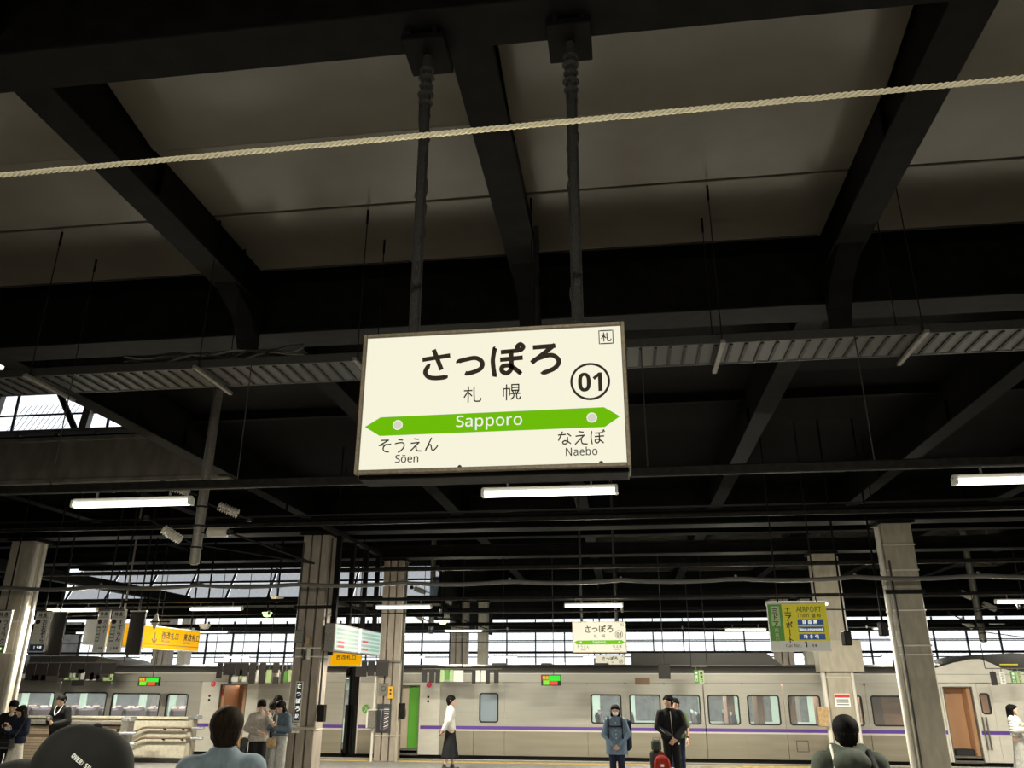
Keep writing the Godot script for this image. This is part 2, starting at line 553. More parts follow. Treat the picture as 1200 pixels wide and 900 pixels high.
# s: h height, pos, turn, w half shoulder width, R and L arms [elbow, wrist, fingers, palm, grip], nod, look (radians), hair, top, low, shoe colours, hem, sleeve, low kind
func person(label: String, s: Dictionary) -> Node3D:
	var root := thing("person", label, "person", s.pos, s.get("turn", 0.0), s.get("group", ""))
	var sc: float = s.get("h", 1.65) / 1.65
	root.scale = Vector3(sc, sc, sc)
	var w: float = s.get("w", 0.165)
	var fat: float = s.get("fat", 1.0)
	var sk: Material = M.skin
	var step: float = s.get("stride", 0.0)
	var neck := Vector3(0, 1.43, -0.02)
	var arms := {}
	for e in [["R", -1.0], ["L", 1.0]]:
		var d: float = e[1]
		arms[e[0]] = s.get(e[0], [Vector3((w + 0.05) * d, 1.09, -0.02), Vector3((w + 0.055) * d, 0.87, 0.05)])
	# skin
	var b := [
		cap(Vector3(-0.06, 0.9, -0.01), Vector3(0.06, 0.9, -0.01), 0.1 * fat, 0.1 * fat, 0.05, 1.15),
		cap(Vector3(-0.035, 1.06, 0), Vector3(0.035, 1.06, 0), 0.088 * fat, 0.088 * fat, 0.06, 1.2),
		cap(Vector3(-0.065, 1.24, -0.005), Vector3(0.065, 1.24, -0.005), 0.1, 0.1, 0.06, 1.25),
		cap(Vector3(0, 1.385, -0.02), Vector3(w - 0.01, 1.325, -0.015), 0.036, 0.036, 0.04), cap(Vector3(0, 1.385, -0.02), Vector3(-w + 0.01, 1.325, -0.015), 0.036, 0.036, 0.04),
		cap(Vector3(0, 1.34, -0.02), neck, 0.058, 0.05, 0.04)]
	var legs := {}
	for d in [-1.0, 1.0]:
		var fw: float = step * d
		var hip := Vector3(0.082 * d, 0.86, 0)
		var knee := Vector3(0.088 * d, 0.46, 0.02 + fw * 0.55)
		var ank := Vector3(0.09 * d, 0.075 + maxf(-fw, 0) * 0.12, -0.02 + fw - maxf(-fw, 0) * 0.2)
		var toe := ank + Vector3(0.02 * d, -0.05, 0.15)
		legs[d] = [hip, knee, ank, toe]
		b.append(cap(hip, knee, 0.078 * fat, 0.052, 0.04))
		b.append(cap(knee, ank, 0.05, 0.034, 0.02))
		b.append(cap(ank + Vector3(0, -0.04, -0.02), toe, 0.032, 0.026, 0.02))
	for e in [["R", -1.0], ["L", 1.0]]:
		var a: Array = arms[e[0]]
		var sh := Vector3((w - 0.005) * e[1], 1.318, -0.015)
		b.append(cap(sh, a[0], 0.046, 0.037, 0.03))
		b.append(cap(a[0], a[1], 0.037, 0.026, 0.015))
	var body := Geo.skin(b, 0.018)
	var ht := Transform3D(Basis.from_euler(Vector3(s.get("nod", 0.0), s.get("look", 0.0), s.get("tilt", 0.0))), neck) * Transform3D(Basis.IDENTITY, Vector3(0, 0.105, 0.025))
	body.add(head(), ht)
	for e in [["R", 1.0], ["L", -1.0]]:
		var a: Array = arms[e[0]]
		var d: Vector3 = (a[2] if a.size() > 2 else (a[1] - a[0])).normalized()
		var pm: Vector3 = a[3] if a.size() > 3 else Vector3(e[1], 0, 0)
		pm = (pm - d * pm.dot(d)).normalized()
		body.add(hand(a.size() > 4 and a[4]), Transform3D(Basis(d.cross(pm) * e[1], d, pm), a[1] + d * 0.02))
	part("body", body, sk, root)
	# face
	var eyes := geo()
	for d in [-1.0, 1.0]:
		eyes.add(geo().ball(Vector3(0.033 * d, 0.004, 0.083), Vector3(0.013, 0.0065, 0.006), 8, 5), ht)
		eyes.add(geo().ball(Vector3(0.033 * d, 0.03, 0.091), Vector3(0.02, 0.004, 0.004), 6, 4), ht)
	part("eyes", eyes, M.hair_black, root)
	part("mouth", geo().add(geo().ball(Vector3(0, -0.057, 0.088), Vector3(0.021, 0.006, 0.004), 8, 4), ht), M.lips, root)
	if s.has("hair"):
		part("hair", geo().add(hair(s.hair), ht), s.get("hair_mat", M.hair_black), root)
	# lower garment
	var low: Material = s.low
	var q := []
	if s.get("kind", "trousers") == "skirt":
		var hem: float = s.get("skirt_hem", 0.3)
		q = [cap(Vector3(-0.03, 0.98, 0), Vector3(-0.05, hem, step * -0.4), 0.115 * fat, 0.17, 0.05, 1.1), cap(Vector3(0.03, 0.98, 0), Vector3(0.05, hem, step * 0.4), 0.115 * fat, 0.17, 0.05, 1.1)]
		for i in 7:
			var t := TAU * i / 7.0
			q.append(cap(Vector3(0.08 * cos(t), 0.85, 0.07 * sin(t)), Vector3(0.2 * cos(t), hem, 0.17 * sin(t)), 0.03, 0.05, 0.04))
		q.append(cut_below(hem)); q.append(cut_above(1.02))
	else:
		q = [cap(Vector3(-0.06, 0.92, -0.01), Vector3(0.06, 0.92, -0.01), 0.112 * fat, 0.112 * fat, 0.05, 1.12)]
		var lg: float = s.get("leg", 0.0)
		for d in [-1.0, 1.0]:
			q.append(cap(legs[d][0], legs[d][1], 0.092 * fat + lg * 0.3, 0.066 + lg, 0.04))
			q.append(cap(legs[d][1], legs[d][2], 0.066 + lg, 0.056 + lg, 0.03))
		q.append(cut_below(s.get("cuff", 0.06))); q.append(cut_above(1.0))
	part("skirt" if s.get("kind", "") == "skirt" else "trousers", Geo.skin(q, 0.018), low, root)
	# shoes
	for d in [-1.0, 1.0]:
		var ank: Vector3 = legs[d][2]
		part("shoe", Geo.skin([cap(ank + Vector3(0, -0.035, -0.03), legs[d][3] + Vector3(0, 0.01, 0), 0.043, 0.036, 0.03), cap(ank, ank + Vector3(0, 0.04, 0), 0.044, 0.046, 0.03), cut_below(ank.y - 0.074), cut_above(ank.y + s.get("boot", 0.04))], 0.012), s.shoe, root)
	# upper garment
	var hem_y: float = s.get("hem", 0.86)
	var x: float = s.get("puff", 0.016)
	var u := [
		cap(Vector3(-0.065, 1.24, -0.005), Vector3(0.065, 1.24, -0.005), 0.1 + x, 0.1 + x, 0.06, 1.2),
		cap(Vector3(-0.04, 1.06, 0), Vector3(0.04, 1.06, 0), 0.094 * fat + x, 0.094 * fat + x, 0.06, 1.15),
		cap(Vector3(-0.06, 0.92, -0.005), Vector3(0.06, 0.92, -0.005), 0.108 * fat + x, 0.108 * fat + x, 0.06, 1.1),
		cap(Vector3(0, 1.38, -0.02), Vector3(w - 0.01, 1.32, -0.015), 0.042 + x * 0.5, 0.044 + x * 0.5, 0.05), cap(Vector3(0, 1.38, -0.02), Vector3(-w + 0.01, 1.32, -0.015), 0.042 + x * 0.5, 0.044 + x * 0.5, 0.05)]
	if hem_y < 0.84:
		u.append(cap(Vector3(-0.06, 0.9, 0), Vector3(-0.07, hem_y - 0.02, 0), 0.108 * fat + x, 0.115 * fat + x, 0.05, 1.1))
		u.append(cap(Vector3(0.06, 0.9, 0), Vector3(0.07, hem_y - 0.02, 0), 0.108 * fat + x, 0.115 * fat + x, 0.05, 1.1))
	u.append(cut_below(hem_y))
	u.append(cap(Vector3(0, 1.36, -0.02), neck + Vector3(0, -0.01, 0), 0.064 + x * 0.5, 0.058 + x * 0.4, 0.04))
	u.append(cut_above(s.get("collar", 1.425)))
	var sleeve: float = s.get("sleeve", 1.0)
	for e in [["R", -1.0], ["L", 1.0]]:
		var a: Array = arms[e[0]]
		var sh := Vector3((w - 0.005) * e[1], 1.318, -0.015)
		u.append(cap(sh, sh.lerp(a[0], minf(sleeve * 2.0, 1.0)), 0.05 + x, 0.045 + x, 0.03))
		if sleeve > 0.5:
			u.append(cap(a[0], a[0].lerp(a[1], (sleeve - 0.5) * 2.0 - 0.04), 0.043 + x, 0.033 + x * 0.8, 0.02))
	part(s.get("top_name", "jacket"), Geo.skin(u, 0.017), s.top, root)
	root.set_meta("head_at", ht)
	return root

# a phone held in a hand: a thing of its own
func phone(label: String, who: Node3D, at: Vector3, tilt: Vector3, m: Material) -> void:
	var o := thing("smartphone", label, "phone")
	o.transform = who.transform.orthonormalized() * Transform3D(Basis.from_euler(tilt), at * who.scale.x)
	part("casing", geo().box(Vector3.ZERO, Vector3(0.072, 0.148, 0.009), Basis.IDENTITY, 0.003), m, o)
	part("screen", geo().box(Vector3(0, 0, -0.005), Vector3(0.066, 0.14, 0.002)), M.glass_dark, o)


# ---------- the station ----------

func _ready() -> void:
	var cam := Camera3D.new()
	cam.name = "camera"
	add_child(cam)
	cam.position = Vector3(0, 1.9, 0)
	cam.rotation = Vector3(deg_to_rad(20.42), deg_to_rad(7.6), 0.003)
	cam.fov = 51.16
	cam.near = 0.05
	cam.far = 300.0
	cam.current = true
	var env := Environment.new()
	env.background_mode = Environment.BG_SKY
	var sky := ProceduralSkyMaterial.new()
	sky.sky_top_color = Color(0.94, 0.965, 1.0)
	sky.sky_horizon_color = Color(0.97, 0.99, 1.0)
	sky.ground_bottom_color = Color(0.45, 0.45, 0.44)
	sky.ground_horizon_color = Color(0.75, 0.76, 0.76)
	sky.sky_energy_multiplier = 1.25
	sky.ground_energy_multiplier = 0.8
	env.sky = Sky.new()
	env.sky.sky_material = sky
	env.tonemap_mode = Environment.TONE_MAPPER_LINEAR
	env.tonemap_exposure = 1.0
	env.sdfgi_enabled = true
	env.ssao_enabled = true
	env.ssil_enabled = true
	var we := WorldEnvironment.new()
	we.name = "environment"
	we.environment = env
	add_child(we)
	materials()
	more_materials()
	shell()
	overhead()
	train()
	platform_two()
	signs()
	folk()

const FLUO := Color(1.0, 0.98, 0.9)
const ROW := 33.0

func materials() -> void:
	grain(mat("black_steel", lin(0.006, 0.0056, 0.0055), 0.7), 0.55, 0.02, Vector3(0.5, 0.5, 0.5))
	grain(mat("beam_steel", lin(0.0085, 0.0078, 0.007), 0.6), 0.5, 0.02, Vector3(0.6, 0.6, 0.6), 0.3, 4)
	grain(mat("dark_steel", lin(0.02, 0.018, 0.016), 0.5), 0.55, 0.03, Vector3(1, 1, 1), 0.2, 5)
	grain(mat("tray_steel", lin(0.035, 0.031, 0.026), 0.5), 0.6, 0.05, Vector3(2, 2, 2), 0.2, 6)
	grain(mat("grey_steel", lin(0.24, 0.22, 0.19), 0.45, 0.2), 0.7, 0.04, Vector3(2, 2, 2), 0.0, 7)
	grain(mat("rusty_pole", lin(0.05, 0.045, 0.04), 0.6), 0.25, 0.06, Vector3(6, 3, 6), 1.0, 8)
	grain(mat("panel", lin(0.145, 0.128, 0.1), 0.2), 0.9, 0.012, Vector3(0.25, 0.25, 0.25), 0.4, 9)
	M.panel.metallic_specular = 0.55
	grain(mat("fascia", lin(0.30, 0.27, 0.23), 0.8), 0.75, 0.02, Vector3(0.35, 0.12, 0.35), 0.1, 10)
	grain(mat("column", lin(0.42, 0.375, 0.295), 0.5), 0.88, 0.02, Vector3(1.2, 0.35, 1.2), 0.1, 11)
	grain(mat("column_rib", lin(0.33, 0.28, 0.23), 0.6), 0.86, 0.02, Vector3(1.2, 0.35, 1.2), 0.1, 12)
	grain(mat("floor", lin(0.30, 0.29, 0.28), 0.45), 0.75, 0.03, Vector3(0.6, 0.6, 0.6), 0.05, 13)
	grain(mat("ballast", lin(0.09, 0.08, 0.07), 0.9), 0.35, 0.1, Vector3(1, 1, 1), 3.0, 14)
	grain(mat("tactile", lin(0.72, 0.50, 0.13), 0.6), 0.8, 0.05, Vector3(1, 1, 1), 0.0, 15)
	grain(mat("wall", lin(0.2, 0.19, 0.17), 0.8), 0.7, 0.02, Vector3(0.3, 0.3, 0.3), 0.0, 16)
	for k in ["black_steel", "beam_steel", "dark_steel"]:
		M[k].metallic_specular = 0.22
	mat("pipe_white", lin(0.62, 0.59, 0.52), 0.4)
	mat("housing", lin(0.75, 0.74, 0.68), 0.4)
	mat("band_steel", lin(0.55, 0.52, 0.46), 0.4, 0.3)
	glow("tube", Color(1.0, 0.985, 0.93), 4.5)
	mat("porcelain", lin(0.55, 0.51, 0.45), 0.35)
	mat("wire", lin(0.02, 0.02, 0.02), 0.5)
	mat("cable_grey", lin(0.11, 0.105, 0.1), 0.5)
	grain(mat("rope", lin(0.86, 0.79, 0.6), 0.7), 0.85, 0.05, Vector3(20, 20, 20), 0.0, 17)
	var g := mat("pane", Color(0.9, 0.97, 1.0, 0.06), 0.03)
	g.transparency = BaseMaterial3D.TRANSPARENCY_ALPHA
	var tr := grain(mat("roof_light", Color(0.9, 0.92, 0.95, 1.0), 0.5), 0.85, 0.05, Vector3(0.5, 0.5, 0.1), 0.0, 18)
	tr.albedo_color = Color(0.7, 0.78, 0.9, 0.74)
	tr.transparency = BaseMaterial3D.TRANSPARENCY_ALPHA
	var fr := grain(mat("louvre", Color(0.93, 0.95, 0.88), 0.6), 0.8, 0.05, Vector3(0.5, 0.5, 0.5), 0.0, 19)
	fr.albedo_color = Color(0.95, 0.95, 0.8, 0.34)
	fr.transparency = BaseMaterial3D.TRANSPARENCY_ALPHA
	var cr := mat("cream_pane", Color(0.86, 0.8, 0.66), 0.6)
	cr.albedo_color = Color(0.9, 0.8, 0.62, 0.4)
	cr.transparency = BaseMaterial3D.TRANSPARENCY_ALPHA
	mat("glass_dark", lin(0.01, 0.012, 0.015), 0.1)
	# people
	var sk := mat("skin", lin(0.56, 0.36, 0.26), 0.55)
	sk.subsurf_scatter_enabled = true
	sk.subsurf_scatter_strength = 0.15
	mat("lips", lin(0.42, 0.19, 0.16), 0.5)
	for e in [["hair_black", 0.011, 0.0095, 0.009], ["hair_brown", 0.032, 0.021, 0.013], ["hair_dark", 0.018, 0.013, 0.011]]:
		var hm := grain(mat(e[0], lin(e[1], e[2], e[3]), 0.75), 0.3, 0.05, Vector3(5, 0.5, 5), 0.2, 20)
		hm.metallic_specular = 0.2
		hm.uv1_world_triplanar = false
	for e in [["cloth_black", 0.012, 0.012, 0.013], ["cloth_navy", 0.018, 0.022, 0.045], ["cloth_white", 0.66, 0.64, 0.60], ["cloth_grey", 0.42, 0.38, 0.33], ["cloth_light_grey", 0.44, 0.43, 0.40], ["cloth_blue", 0.19, 0.27, 0.37], ["cloth_denim", 0.11, 0.145, 0.18], ["cloth_pale_blue", 0.20, 0.255, 0.30],
			["cloth_olive", 0.055, 0.065, 0.052], ["cloth_beige", 0.52, 0.36, 0.19], ["cloth_cream", 0.72, 0.68, 0.58], ["cloth_red", 0.42, 0.035, 0.02], ["cloth_green", 0.16, 0.2, 0.1], ["cloth_jeans", 0.02, 0.028, 0.06], ["cap_black", 0.014, 0.014, 0.013]]:
		var cm := grain(mat(e[0], lin(e[1], e[2], e[3]), 0.85), 0.78, 0.02, Vector3(3, 2, 3), 0.12, 21)
		cm.metallic_specular = 0.3
		cm.uv1_world_triplanar = false
	mat("mask_white", lin(0.8, 0.8, 0.78), 0.7)
	mat("leather_black", lin(0.014, 0.013, 0.013), 0.35)

func fluorescent(label: String, pos: Vector3, group: String, power := ROW, up := 0.12) -> void:
	var o := thing("fluorescent_light", label, "light", pos, 0.0, group)
	part("housing", geo().box(Vector3(0, 0.035, 0), Vector3(1.3, 0.05, 0.046), Basis.IDENTITY, 0.008), M.housing, o)
	for s in [-1.0, 1.0]:
		part("end_cap", geo().box(Vector3(0.635 * s, 0.005, 0), Vector3(0.03, 0.075, 0.105), Basis.IDENTITY, 0.006), M.housing, o)
		part("hanger", geo().rod(Vector3(0.4 * s, 0.055, 0), Vector3(0.4 * s, 0.06 + up, 0), 0.011), M.grey_steel, o)
	var t := PackedVector2Array()
	for i in 16:
		t.append(Vector2(0.05 * cos(TAU * i / 16.0), -0.004 + 0.03 * sin(TAU * i / 16.0)))
	part("tube_cover", geo().prism(t, -0.62, 0.62, Transform3D(Basis(Vector3.UP, PI / 2), Vector3.ZERO)), M.tube, o)
	for s in [-1.0, 1.0]:
		lamp(o, Vector3(0, -0.045, 0.015 * s), Vector2(1.22, 0.05), Basis(Vector3.RIGHT, -PI / 2 - s * 0.4), power * 0.5, FLUO)

const BX := [-15.6, -12.0, -9.0, -4.56, -0.95, 2.64, 6.24, 9.84, 13.44, 17.04, 20.64]

func shell() -> void:
	# floors
	var fl := setting("floor", "grey station platforms with sunken track beds between them")
	part("platform", slab(Vector3(-45, -1.2, -9.4), Vector3(45, 0, 9)), M.floor, fl)
	part("platform", slab(Vector3(-45, -1.2, -22.95), Vector3(45, 0, -14.2)), M.floor, fl)
	part("platform", slab(Vector3(-45, -1.2, -46), Vector3(45, 0, -32.5)), M.floor, fl)
	part("track_bed", slab(Vector3(-45, -1.6, -47), Vector3(45, -1.2, 9)), M.ballast, fl)
	for i in 76:
		part("tactile_tile", geo().box(Vector3(-12.6 + 0.303 * i, 0.003, -22.15), Vector3(0.296, 0.012, 0.3), Basis.IDENTITY, 0.003), M.tactile, fl)
	part("edge_line", slab(Vector3(-45, 0, -22.93), Vector3(45, 0.004, -22.75)), M.pipe_white, fl)
	for z in [-11.2, -12.27, -24.0, -25.07, -28.4, -29.47]:
		part("rail", slab(Vector3(-45, -1.2, z - 0.035), Vector3(45, -1.03, z + 0.035), 0.01), M.dark_steel, fl)
	# walls
	for e in [["wall_rear", Vector3(-45, -1.2, 9), Vector3(45, 7.6, 9.3)], ["wall_left", Vector3(-45.3, -1.2, -46), Vector3(-45, 7.6, 9.3)], ["wall_right", Vector3(45, -1.2, -46), Vector3(45.3, 7.6, 9.3)]]:
		var w := setting(e[0], "plain grey station wall")
		part("wall_face", slab(e[1], e[2]), M.wall, w)
	var wf := setting("wall_far", "far station wall above and below the long strip of windows")
	part("wall_face", slab(Vector3(-45, -1.2, -46.3), Vector3(45, 2.3, -46)), M.wall, wf)
	part("wall_face", slab(Vector3(-45, 4.5, -46.3), Vector3(45, 4.92, -46)), M.black_steel, wf)
	part("wall_face", slab(Vector3(-10.6, 5.22, -46.3), Vector3(45, 7.6, -46)), M.black_steel, wf)
	part("wall_face", slab(Vector3(-45, 2.3, -46.3), Vector3(-32, 5.22, -46)), M.wall, wf)
	part("wall_face", slab(Vector3(32, 2.3, -46.3), Vector3(45, 5.22, -46)), M.wall, wf)
	var wn := setting("window_1", "long strip of daylight windows beyond the far platform")
	var x := -32.0
	var k := 0
	var mull := geo()
	while x < 32.0:
		part("pane", slab(Vector3(x + 0.03, 2.34, -46.16), Vector3(x + 1.57, 3.2, -46.15)), M.pane, wn)
		if k % 7 in [2, 5, 6]:
			part("pane", sheet(Vector3(x + 0.03, 3.24, -46.15), Vector3(x + 1.57, 4.06, -46.15)), M.louvre, wn, "frosted cream pane")
		else:
			part("pane", slab(Vector3(x + 0.03, 3.24, -46.16), Vector3(x + 1.57, 4.06, -46.15)), M.pane, wn)
		for j in 3:
			part("louvre", sheet(Vector3(x + 0.03, 4.12 + 0.13 * j, -46.12), Vector3(x + 1.57, 4.235 + 0.13 * j, -46.17)), M.louvre, wn)
		part("pane", sheet(Vector3(x + 0.05, 4.94, -46.18), Vector3(x + 1.55, 5.2, -46.18)), M.cream_pane, wn, "narrow cream pane near the roof")
		mull.span(Vector3(x - 0.03, 2.3, -46.2), Vector3(x + 0.03, 5.2, -46.05))
		x += 1.6
		k += 1
	for y in [2.32, 3.22, 4.08]:
		mull.span(Vector3(-32, y - 0.025, -46.2), Vector3(32, y + 0.025, -46.05))
	part("mullion", mull, M.dark_steel, wn)
	# roof
	var c := setting("ceiling", "dark steel station roof with grey panels between black beams")
	part("roof_deck", slab(Vector3(-45, 7.3, -9.4), Vector3(45, 7.6, 9)), M.black_steel, c)
	part("roof_deck", slab(Vector3(-9.2, 7.3, -17.4), Vector3(45, 7.6, -9.4)), M.black_steel, c)
	part("roof_deck", slab(Vector3(-45, 10.2, -17.8), Vector3(-8.9, 10.5, -9.1)), M.black_steel, c)
	part("monitor_side", slab(Vector3(-9.2, 7.3, -17.8), Vector3(-8.9, 10.2, -9.1)), M.black_steel, c)
	part("monitor_side", slab(Vector3(-45, 7.3, -9.4), Vector3(-8.9, 10.2, -9.1)), M.black_steel, c)
	part("roof_deck", slab(Vector3(-45, 7.3, -28.6), Vector3(45, 7.6, -17.4)), M.black_steel, c)
	part("roof_deck", slab(Vector3(-6.4, 7.3, -41), Vector3(45, 7.6, -28.6)), M.black_steel, c)
	part("roof_deck", slab(Vector3(-9.4, 7.3, -46), Vector3(45, 7.6, -41)), M.black_steel, c)
	# grey panels of the first bays and of the bays above the far tracks
	for i in range(1, BX.size() - 1):
		for e in [[-7.42, -6.22, 6.9], [-8.75, -7.46, 6.9], [-3.98, 0.6, 6.9], [-31.4, -24.3, 6.9], [-39.6, -32.0, 6.9]]:
			if i < 4 and e[0] < -9.0:
				continue
			part("ceiling_panel", geo().box(Vector3((BX[i] + BX[i + 1]) * 0.5, e[2] + 0.02, (e[0] + e[1]) * 0.5), Vector3(BX[i + 1] - BX[i] - 0.2, 0.04, e[1] - e[0]), Basis.IDENTITY, 0.008), M.panel, c)
			if e[0] < -7.43 and e[0] > -7.47 or e[0] == -7.42:
				continue
			part("panel_edge", geo().box(Vector3((BX[i] + BX[i + 1]) * 0.5, e[2] - 0.004, e[0] + 0.02), Vector3(BX[i + 1] - BX[i] - 0.3, 0.012, 0.03)), M.tray_steel, c)
		# the sheet next to the first beam slopes up towards the viewer
		part("ceiling_panel", geo().box(Vector3((BX[i] + BX[i + 1]) * 0.5, 7.05, -5.28), Vector3(BX[i + 1] - BX[i] - 0.2, 0.04, 1.86), Basis(Vector3.RIGHT, -0.165), 0.008), M.panel, c)
	# beams that run away from the viewer, with a flange, a web and splice plates
	for i in BX.size():
		var bx: float = BX[i]
		var z0 := 2.0
		var z1 := -45.0
		var w := 0.17
		var runs := [[z1, z0]] if bx > -6.0 else ([[-28.6, z0]] if bx > -9.1 else [[-28.6, -17.8], [-9.3, z0]])
		for r in runs:
			part("crossbeam", geo().span(Vector3(bx - 0.06, 6.42, r[0]), Vector3(bx + 0.06, 7.3, r[1])).span(Vector3(bx - w, 6.39, r[0]), Vector3(bx + w, 6.43, r[1]), 0.008), M.beam_steel, c)
		for z in ([-6.9, -11.3, -15.6, -20.0] if bx > -9.1 else [-6.9, -20.0]):
			part("splice_plate", geo().span(Vector3(bx - 0.11, 6.44, z - 0.5), Vector3(bx + 0.11, 6.88, z + 0.5), 0.01), M.beam_steel, c)
		for z in [-8.87]:
			var h := PackedVector2Array([Vector2(0, 6.42), Vector2(0.9, 6.42), Vector2(0.3, 6.2), Vector2(0.1, 5.95), Vector2(0.0, 5.75)])
			part("haunch", geo().prism(h, -0.13, 0.13, Transform3D(Basis(Vector3.UP, -PI / 2), Vector3(bx, 0, z))), M.beam_steel, c)
	# beams along the platforms
	for e in [[-4.41, -4.03, 6.1, 7.3], [-9.35, -8.87, 6.06, 7.3], [-24.3, -23.9, 6.0, 7.3], [-32.0, -31.6, 6.1, 7.3, -6.4], [-40.4, -40.0, 6.1, 7.3, -6.4], [-18.15, -17.65, 5.12, 5.45], [-22.3, -21.8, 5.12, 5.45], [-33.4, -32.9, 5.0, 5.4, -6.4]]:
		var bl: float = e[4] if e.size() > 4 else -45.0
		part("longitudinal_beam", geo().span(Vector3(bl, e[2] + 0.03, (e[0] + e[1]) * 0.5 - 0.08), Vector3(45, e[3], (e[0] + e[1]) * 0.5 + 0.08)).span(Vector3(bl, e[2], e[0]), Vector3(45, e[2] + 0.04, e[1]), 0.008).span(Vector3(bl, e[3] - 0.04, e[0]), Vector3(45, e[3], e[1])), M.beam_steel, c)
	# slanting purlins seen against the dark deck
	for z in [-11.2, -13.2, -15.4]:
		part("purlin", slab(Vector3(-9, 7.12, z - 0.06), Vector3(45, 7.3, z + 0.06)), M.beam_steel, c)
	# the roof opening on the left: deep fascia girder, clear storey above it, truss and wire glass
	part("fascia", geo().span(Vector3(-45, 6.42, -17.6), Vector3(-8.95, 7.42, -17.3), 0.01), M.fascia, c, "deep grey concrete girder below the roof opening")
	part("fascia_flange", geo().span(Vector3(-45, 6.34, -17.7), Vector3(-8.95, 6.44, -17.2), 0.01).span(Vector3(-45, 7.4, -17.72), Vector3(-9.2, 7.5, -17.2), 0.01), M.fascia, c)
	var sill := geo()
	for i in 30:
		sill.span(Vector3(-40.0 + 1.05 * i, 7.5, -17.6), Vector3(-39.9 + 1.05 * i, 7.66, -17.4))
	sill.span(Vector3(-45, 7.66, -17.62), Vector3(-9.2, 7.74, -17.3))
	part("sill_rail", sill, M.grey_steel, c)
	var op := setting("window_2", "roof opening with wired glass and a steel truss on the left")
	for i in 8:
		var px := -13.15 - 2.6 * i
		part("post", geo().box(Vector3(px + 0.2, 8.95, -17.5), Vector3(0.2, 2.5, 0.16), Basis(Vector3.BACK, -0.1)), M.grey_steel, op)
		part("brace", geo().rod(Vector3(px - 0.05, 7.7, -17.4), Vector3(px - 1.5, 10.0, -17.4), 0.08, 8), M.dark_steel, op)
		part("bar", slab(Vector3(px - 2.6, 8.2, -17.6), Vector3(px + 2.6, 8.24, -17.56)), M.tray_steel, op)
		part("bar", slab(Vector3(px + 0.62, 7.7, -17.6), Vector3(px + 0.68, 10.2, -17.56)), M.tray_steel, op)
		part("pane", slab(Vector3(px - 1.9, 7.74, -17.66), Vector3(px + 0.6, 10.2, -17.65)), M.pane, op)
	# wire mesh behind the glass
	var wm := geo()
	for i in 90:
		var px := -27.4 + 0.155 * i
		if fposmod(px + 13.15, 2.6) < 1.7:
			wm.rod(Vector3(px, 7.74, -17.9), Vector3(px + 0.5, 8.6, -17.9), 0.008, 3)
	var mesh := part("wire_mesh", wm, M.grey_steel, op)
	mesh.set_meta("kind", "stuff")
	# sloping translucent roof lights over the far left tracks
	var rl := setting("window_3", "pale translucent roof lights over the far left tracks")
	for i in 9:
		for j in 2:
			part("roof_light", sheet(Vector3(-6.6 - 1.62 * i - 1.5, 4.85 + 0.6 * j, -29.2 - 0.35 * j), Vector3(-6.6 - 1.62 * i, 5.4 + 0.6 * j, -29.53 - 0.35 * j)), M.roof_light, rl)
	var pf := geo()
	for i in 10:
		pf.box(Vector3(-6.54 - 1.62 * i, 5.4, -29.5), Vector3(0.06, 1.3, 0.06), Basis(Vector3.RIGHT, -0.53))
	pf.span(Vector3(-21.2, 4.72, -29.3), Vector3(-6.4, 4.84, -29.1)).span(Vector3(-21.2, 5.42, -29.6), Vector3(-6.4, 5.48, -29.4)).span(Vector3(-21.2, 6.0, -30.0), Vector3(-6.4, 6.2, -29.7))
	part("frame", pf, M.dark_steel, rl)
	part("side_wall", geo().span(Vector3(-45, 4.72, -29.2), Vector3(-21.2, 7.4, -29.0)).span(Vector3(-45, 6.1, -30.05), Vector3(-6.4, 7.4, -29.9)).span(Vector3(-45, 7.3, -30.05), Vector3(-6.4, 7.6, -28.6)).span(Vector3(-45, 4.1, -29.2), Vector3(-6.4, 4.74, -29.05)).span(Vector3(-6.5, 4.1, -41), Vector3(-6.4, 7.6, -29.0)), M.black_steel, rl)
	part("ridge_beam", slab(Vector3(-16.3, 4.6, -29.1), Vector3(-16.0, 4.9, -18.2)), M.black_steel, rl)
	part("valley_gutter", slab(Vector3(-30, 4.45, -28.95), Vector3(-6.4, 4.52, -28.75)), M.grey_steel, rl)

func column(label: String, x: float, z: float, top: float, w: float, ribs: bool, bands: Array) -> Node3D:
	var o := Node3D.new()
	o.name = numbered("column")
	add_child(o)
	o.position = Vector3(x, 0, z)
	o.set_meta("kind", "structure")
	o.set_meta("label", label)
	var d := 0.5
	if ribs:
		var g := geo().box(Vector3(0, top * 0.5, -0.05), Vector3(w - 0.06, top, d - 0.1))
		part("web", g, M.column_rib, o)
		for s in [[-0.5, -0.2], [-0.14, 0.16], [0.22, 0.5]]:
			part("flange", geo().span(Vector3(s[0] * w, 0, -d * 0.5), Vector3(s[1] * w, top, d * 0.5), 0.012), M.column_rib, o)
	else:
		part("shaft", geo().span(Vector3(-w * 0.5, 0, -d * 0.5), Vector3(w * 0.5, top, d * 0.5), 0.02), M.column, o)
	for y in bands:
		part("band", geo().box(Vector3(0, y, 0), Vector3(w + 0.03, 0.03, d + 0.03), Basis.IDENTITY, 0.004), M.band_steel, o)
	part("cap_plate", geo().box(Vector3(0, top - 0.03, 0), Vector3(w + 0.14, 0.05, d + 0.14)), M.beam_steel, o)
	return o

func line_along(called: String, label: String, cat: String, y: float, z: float, r: Vector2, m: Material, x0 := -40.0, x1 := 40.0) -> Node3D:
	var o := thing(called, label, cat, Vector3((x0 + x1) * 0.5, y, z))
	part("run", geo().box(Vector3.ZERO, Vector3(x1 - x0, r.y, r.x), Basis.IDENTITY, minf(r.x, r.y) * 0.15), m, o)
	return o

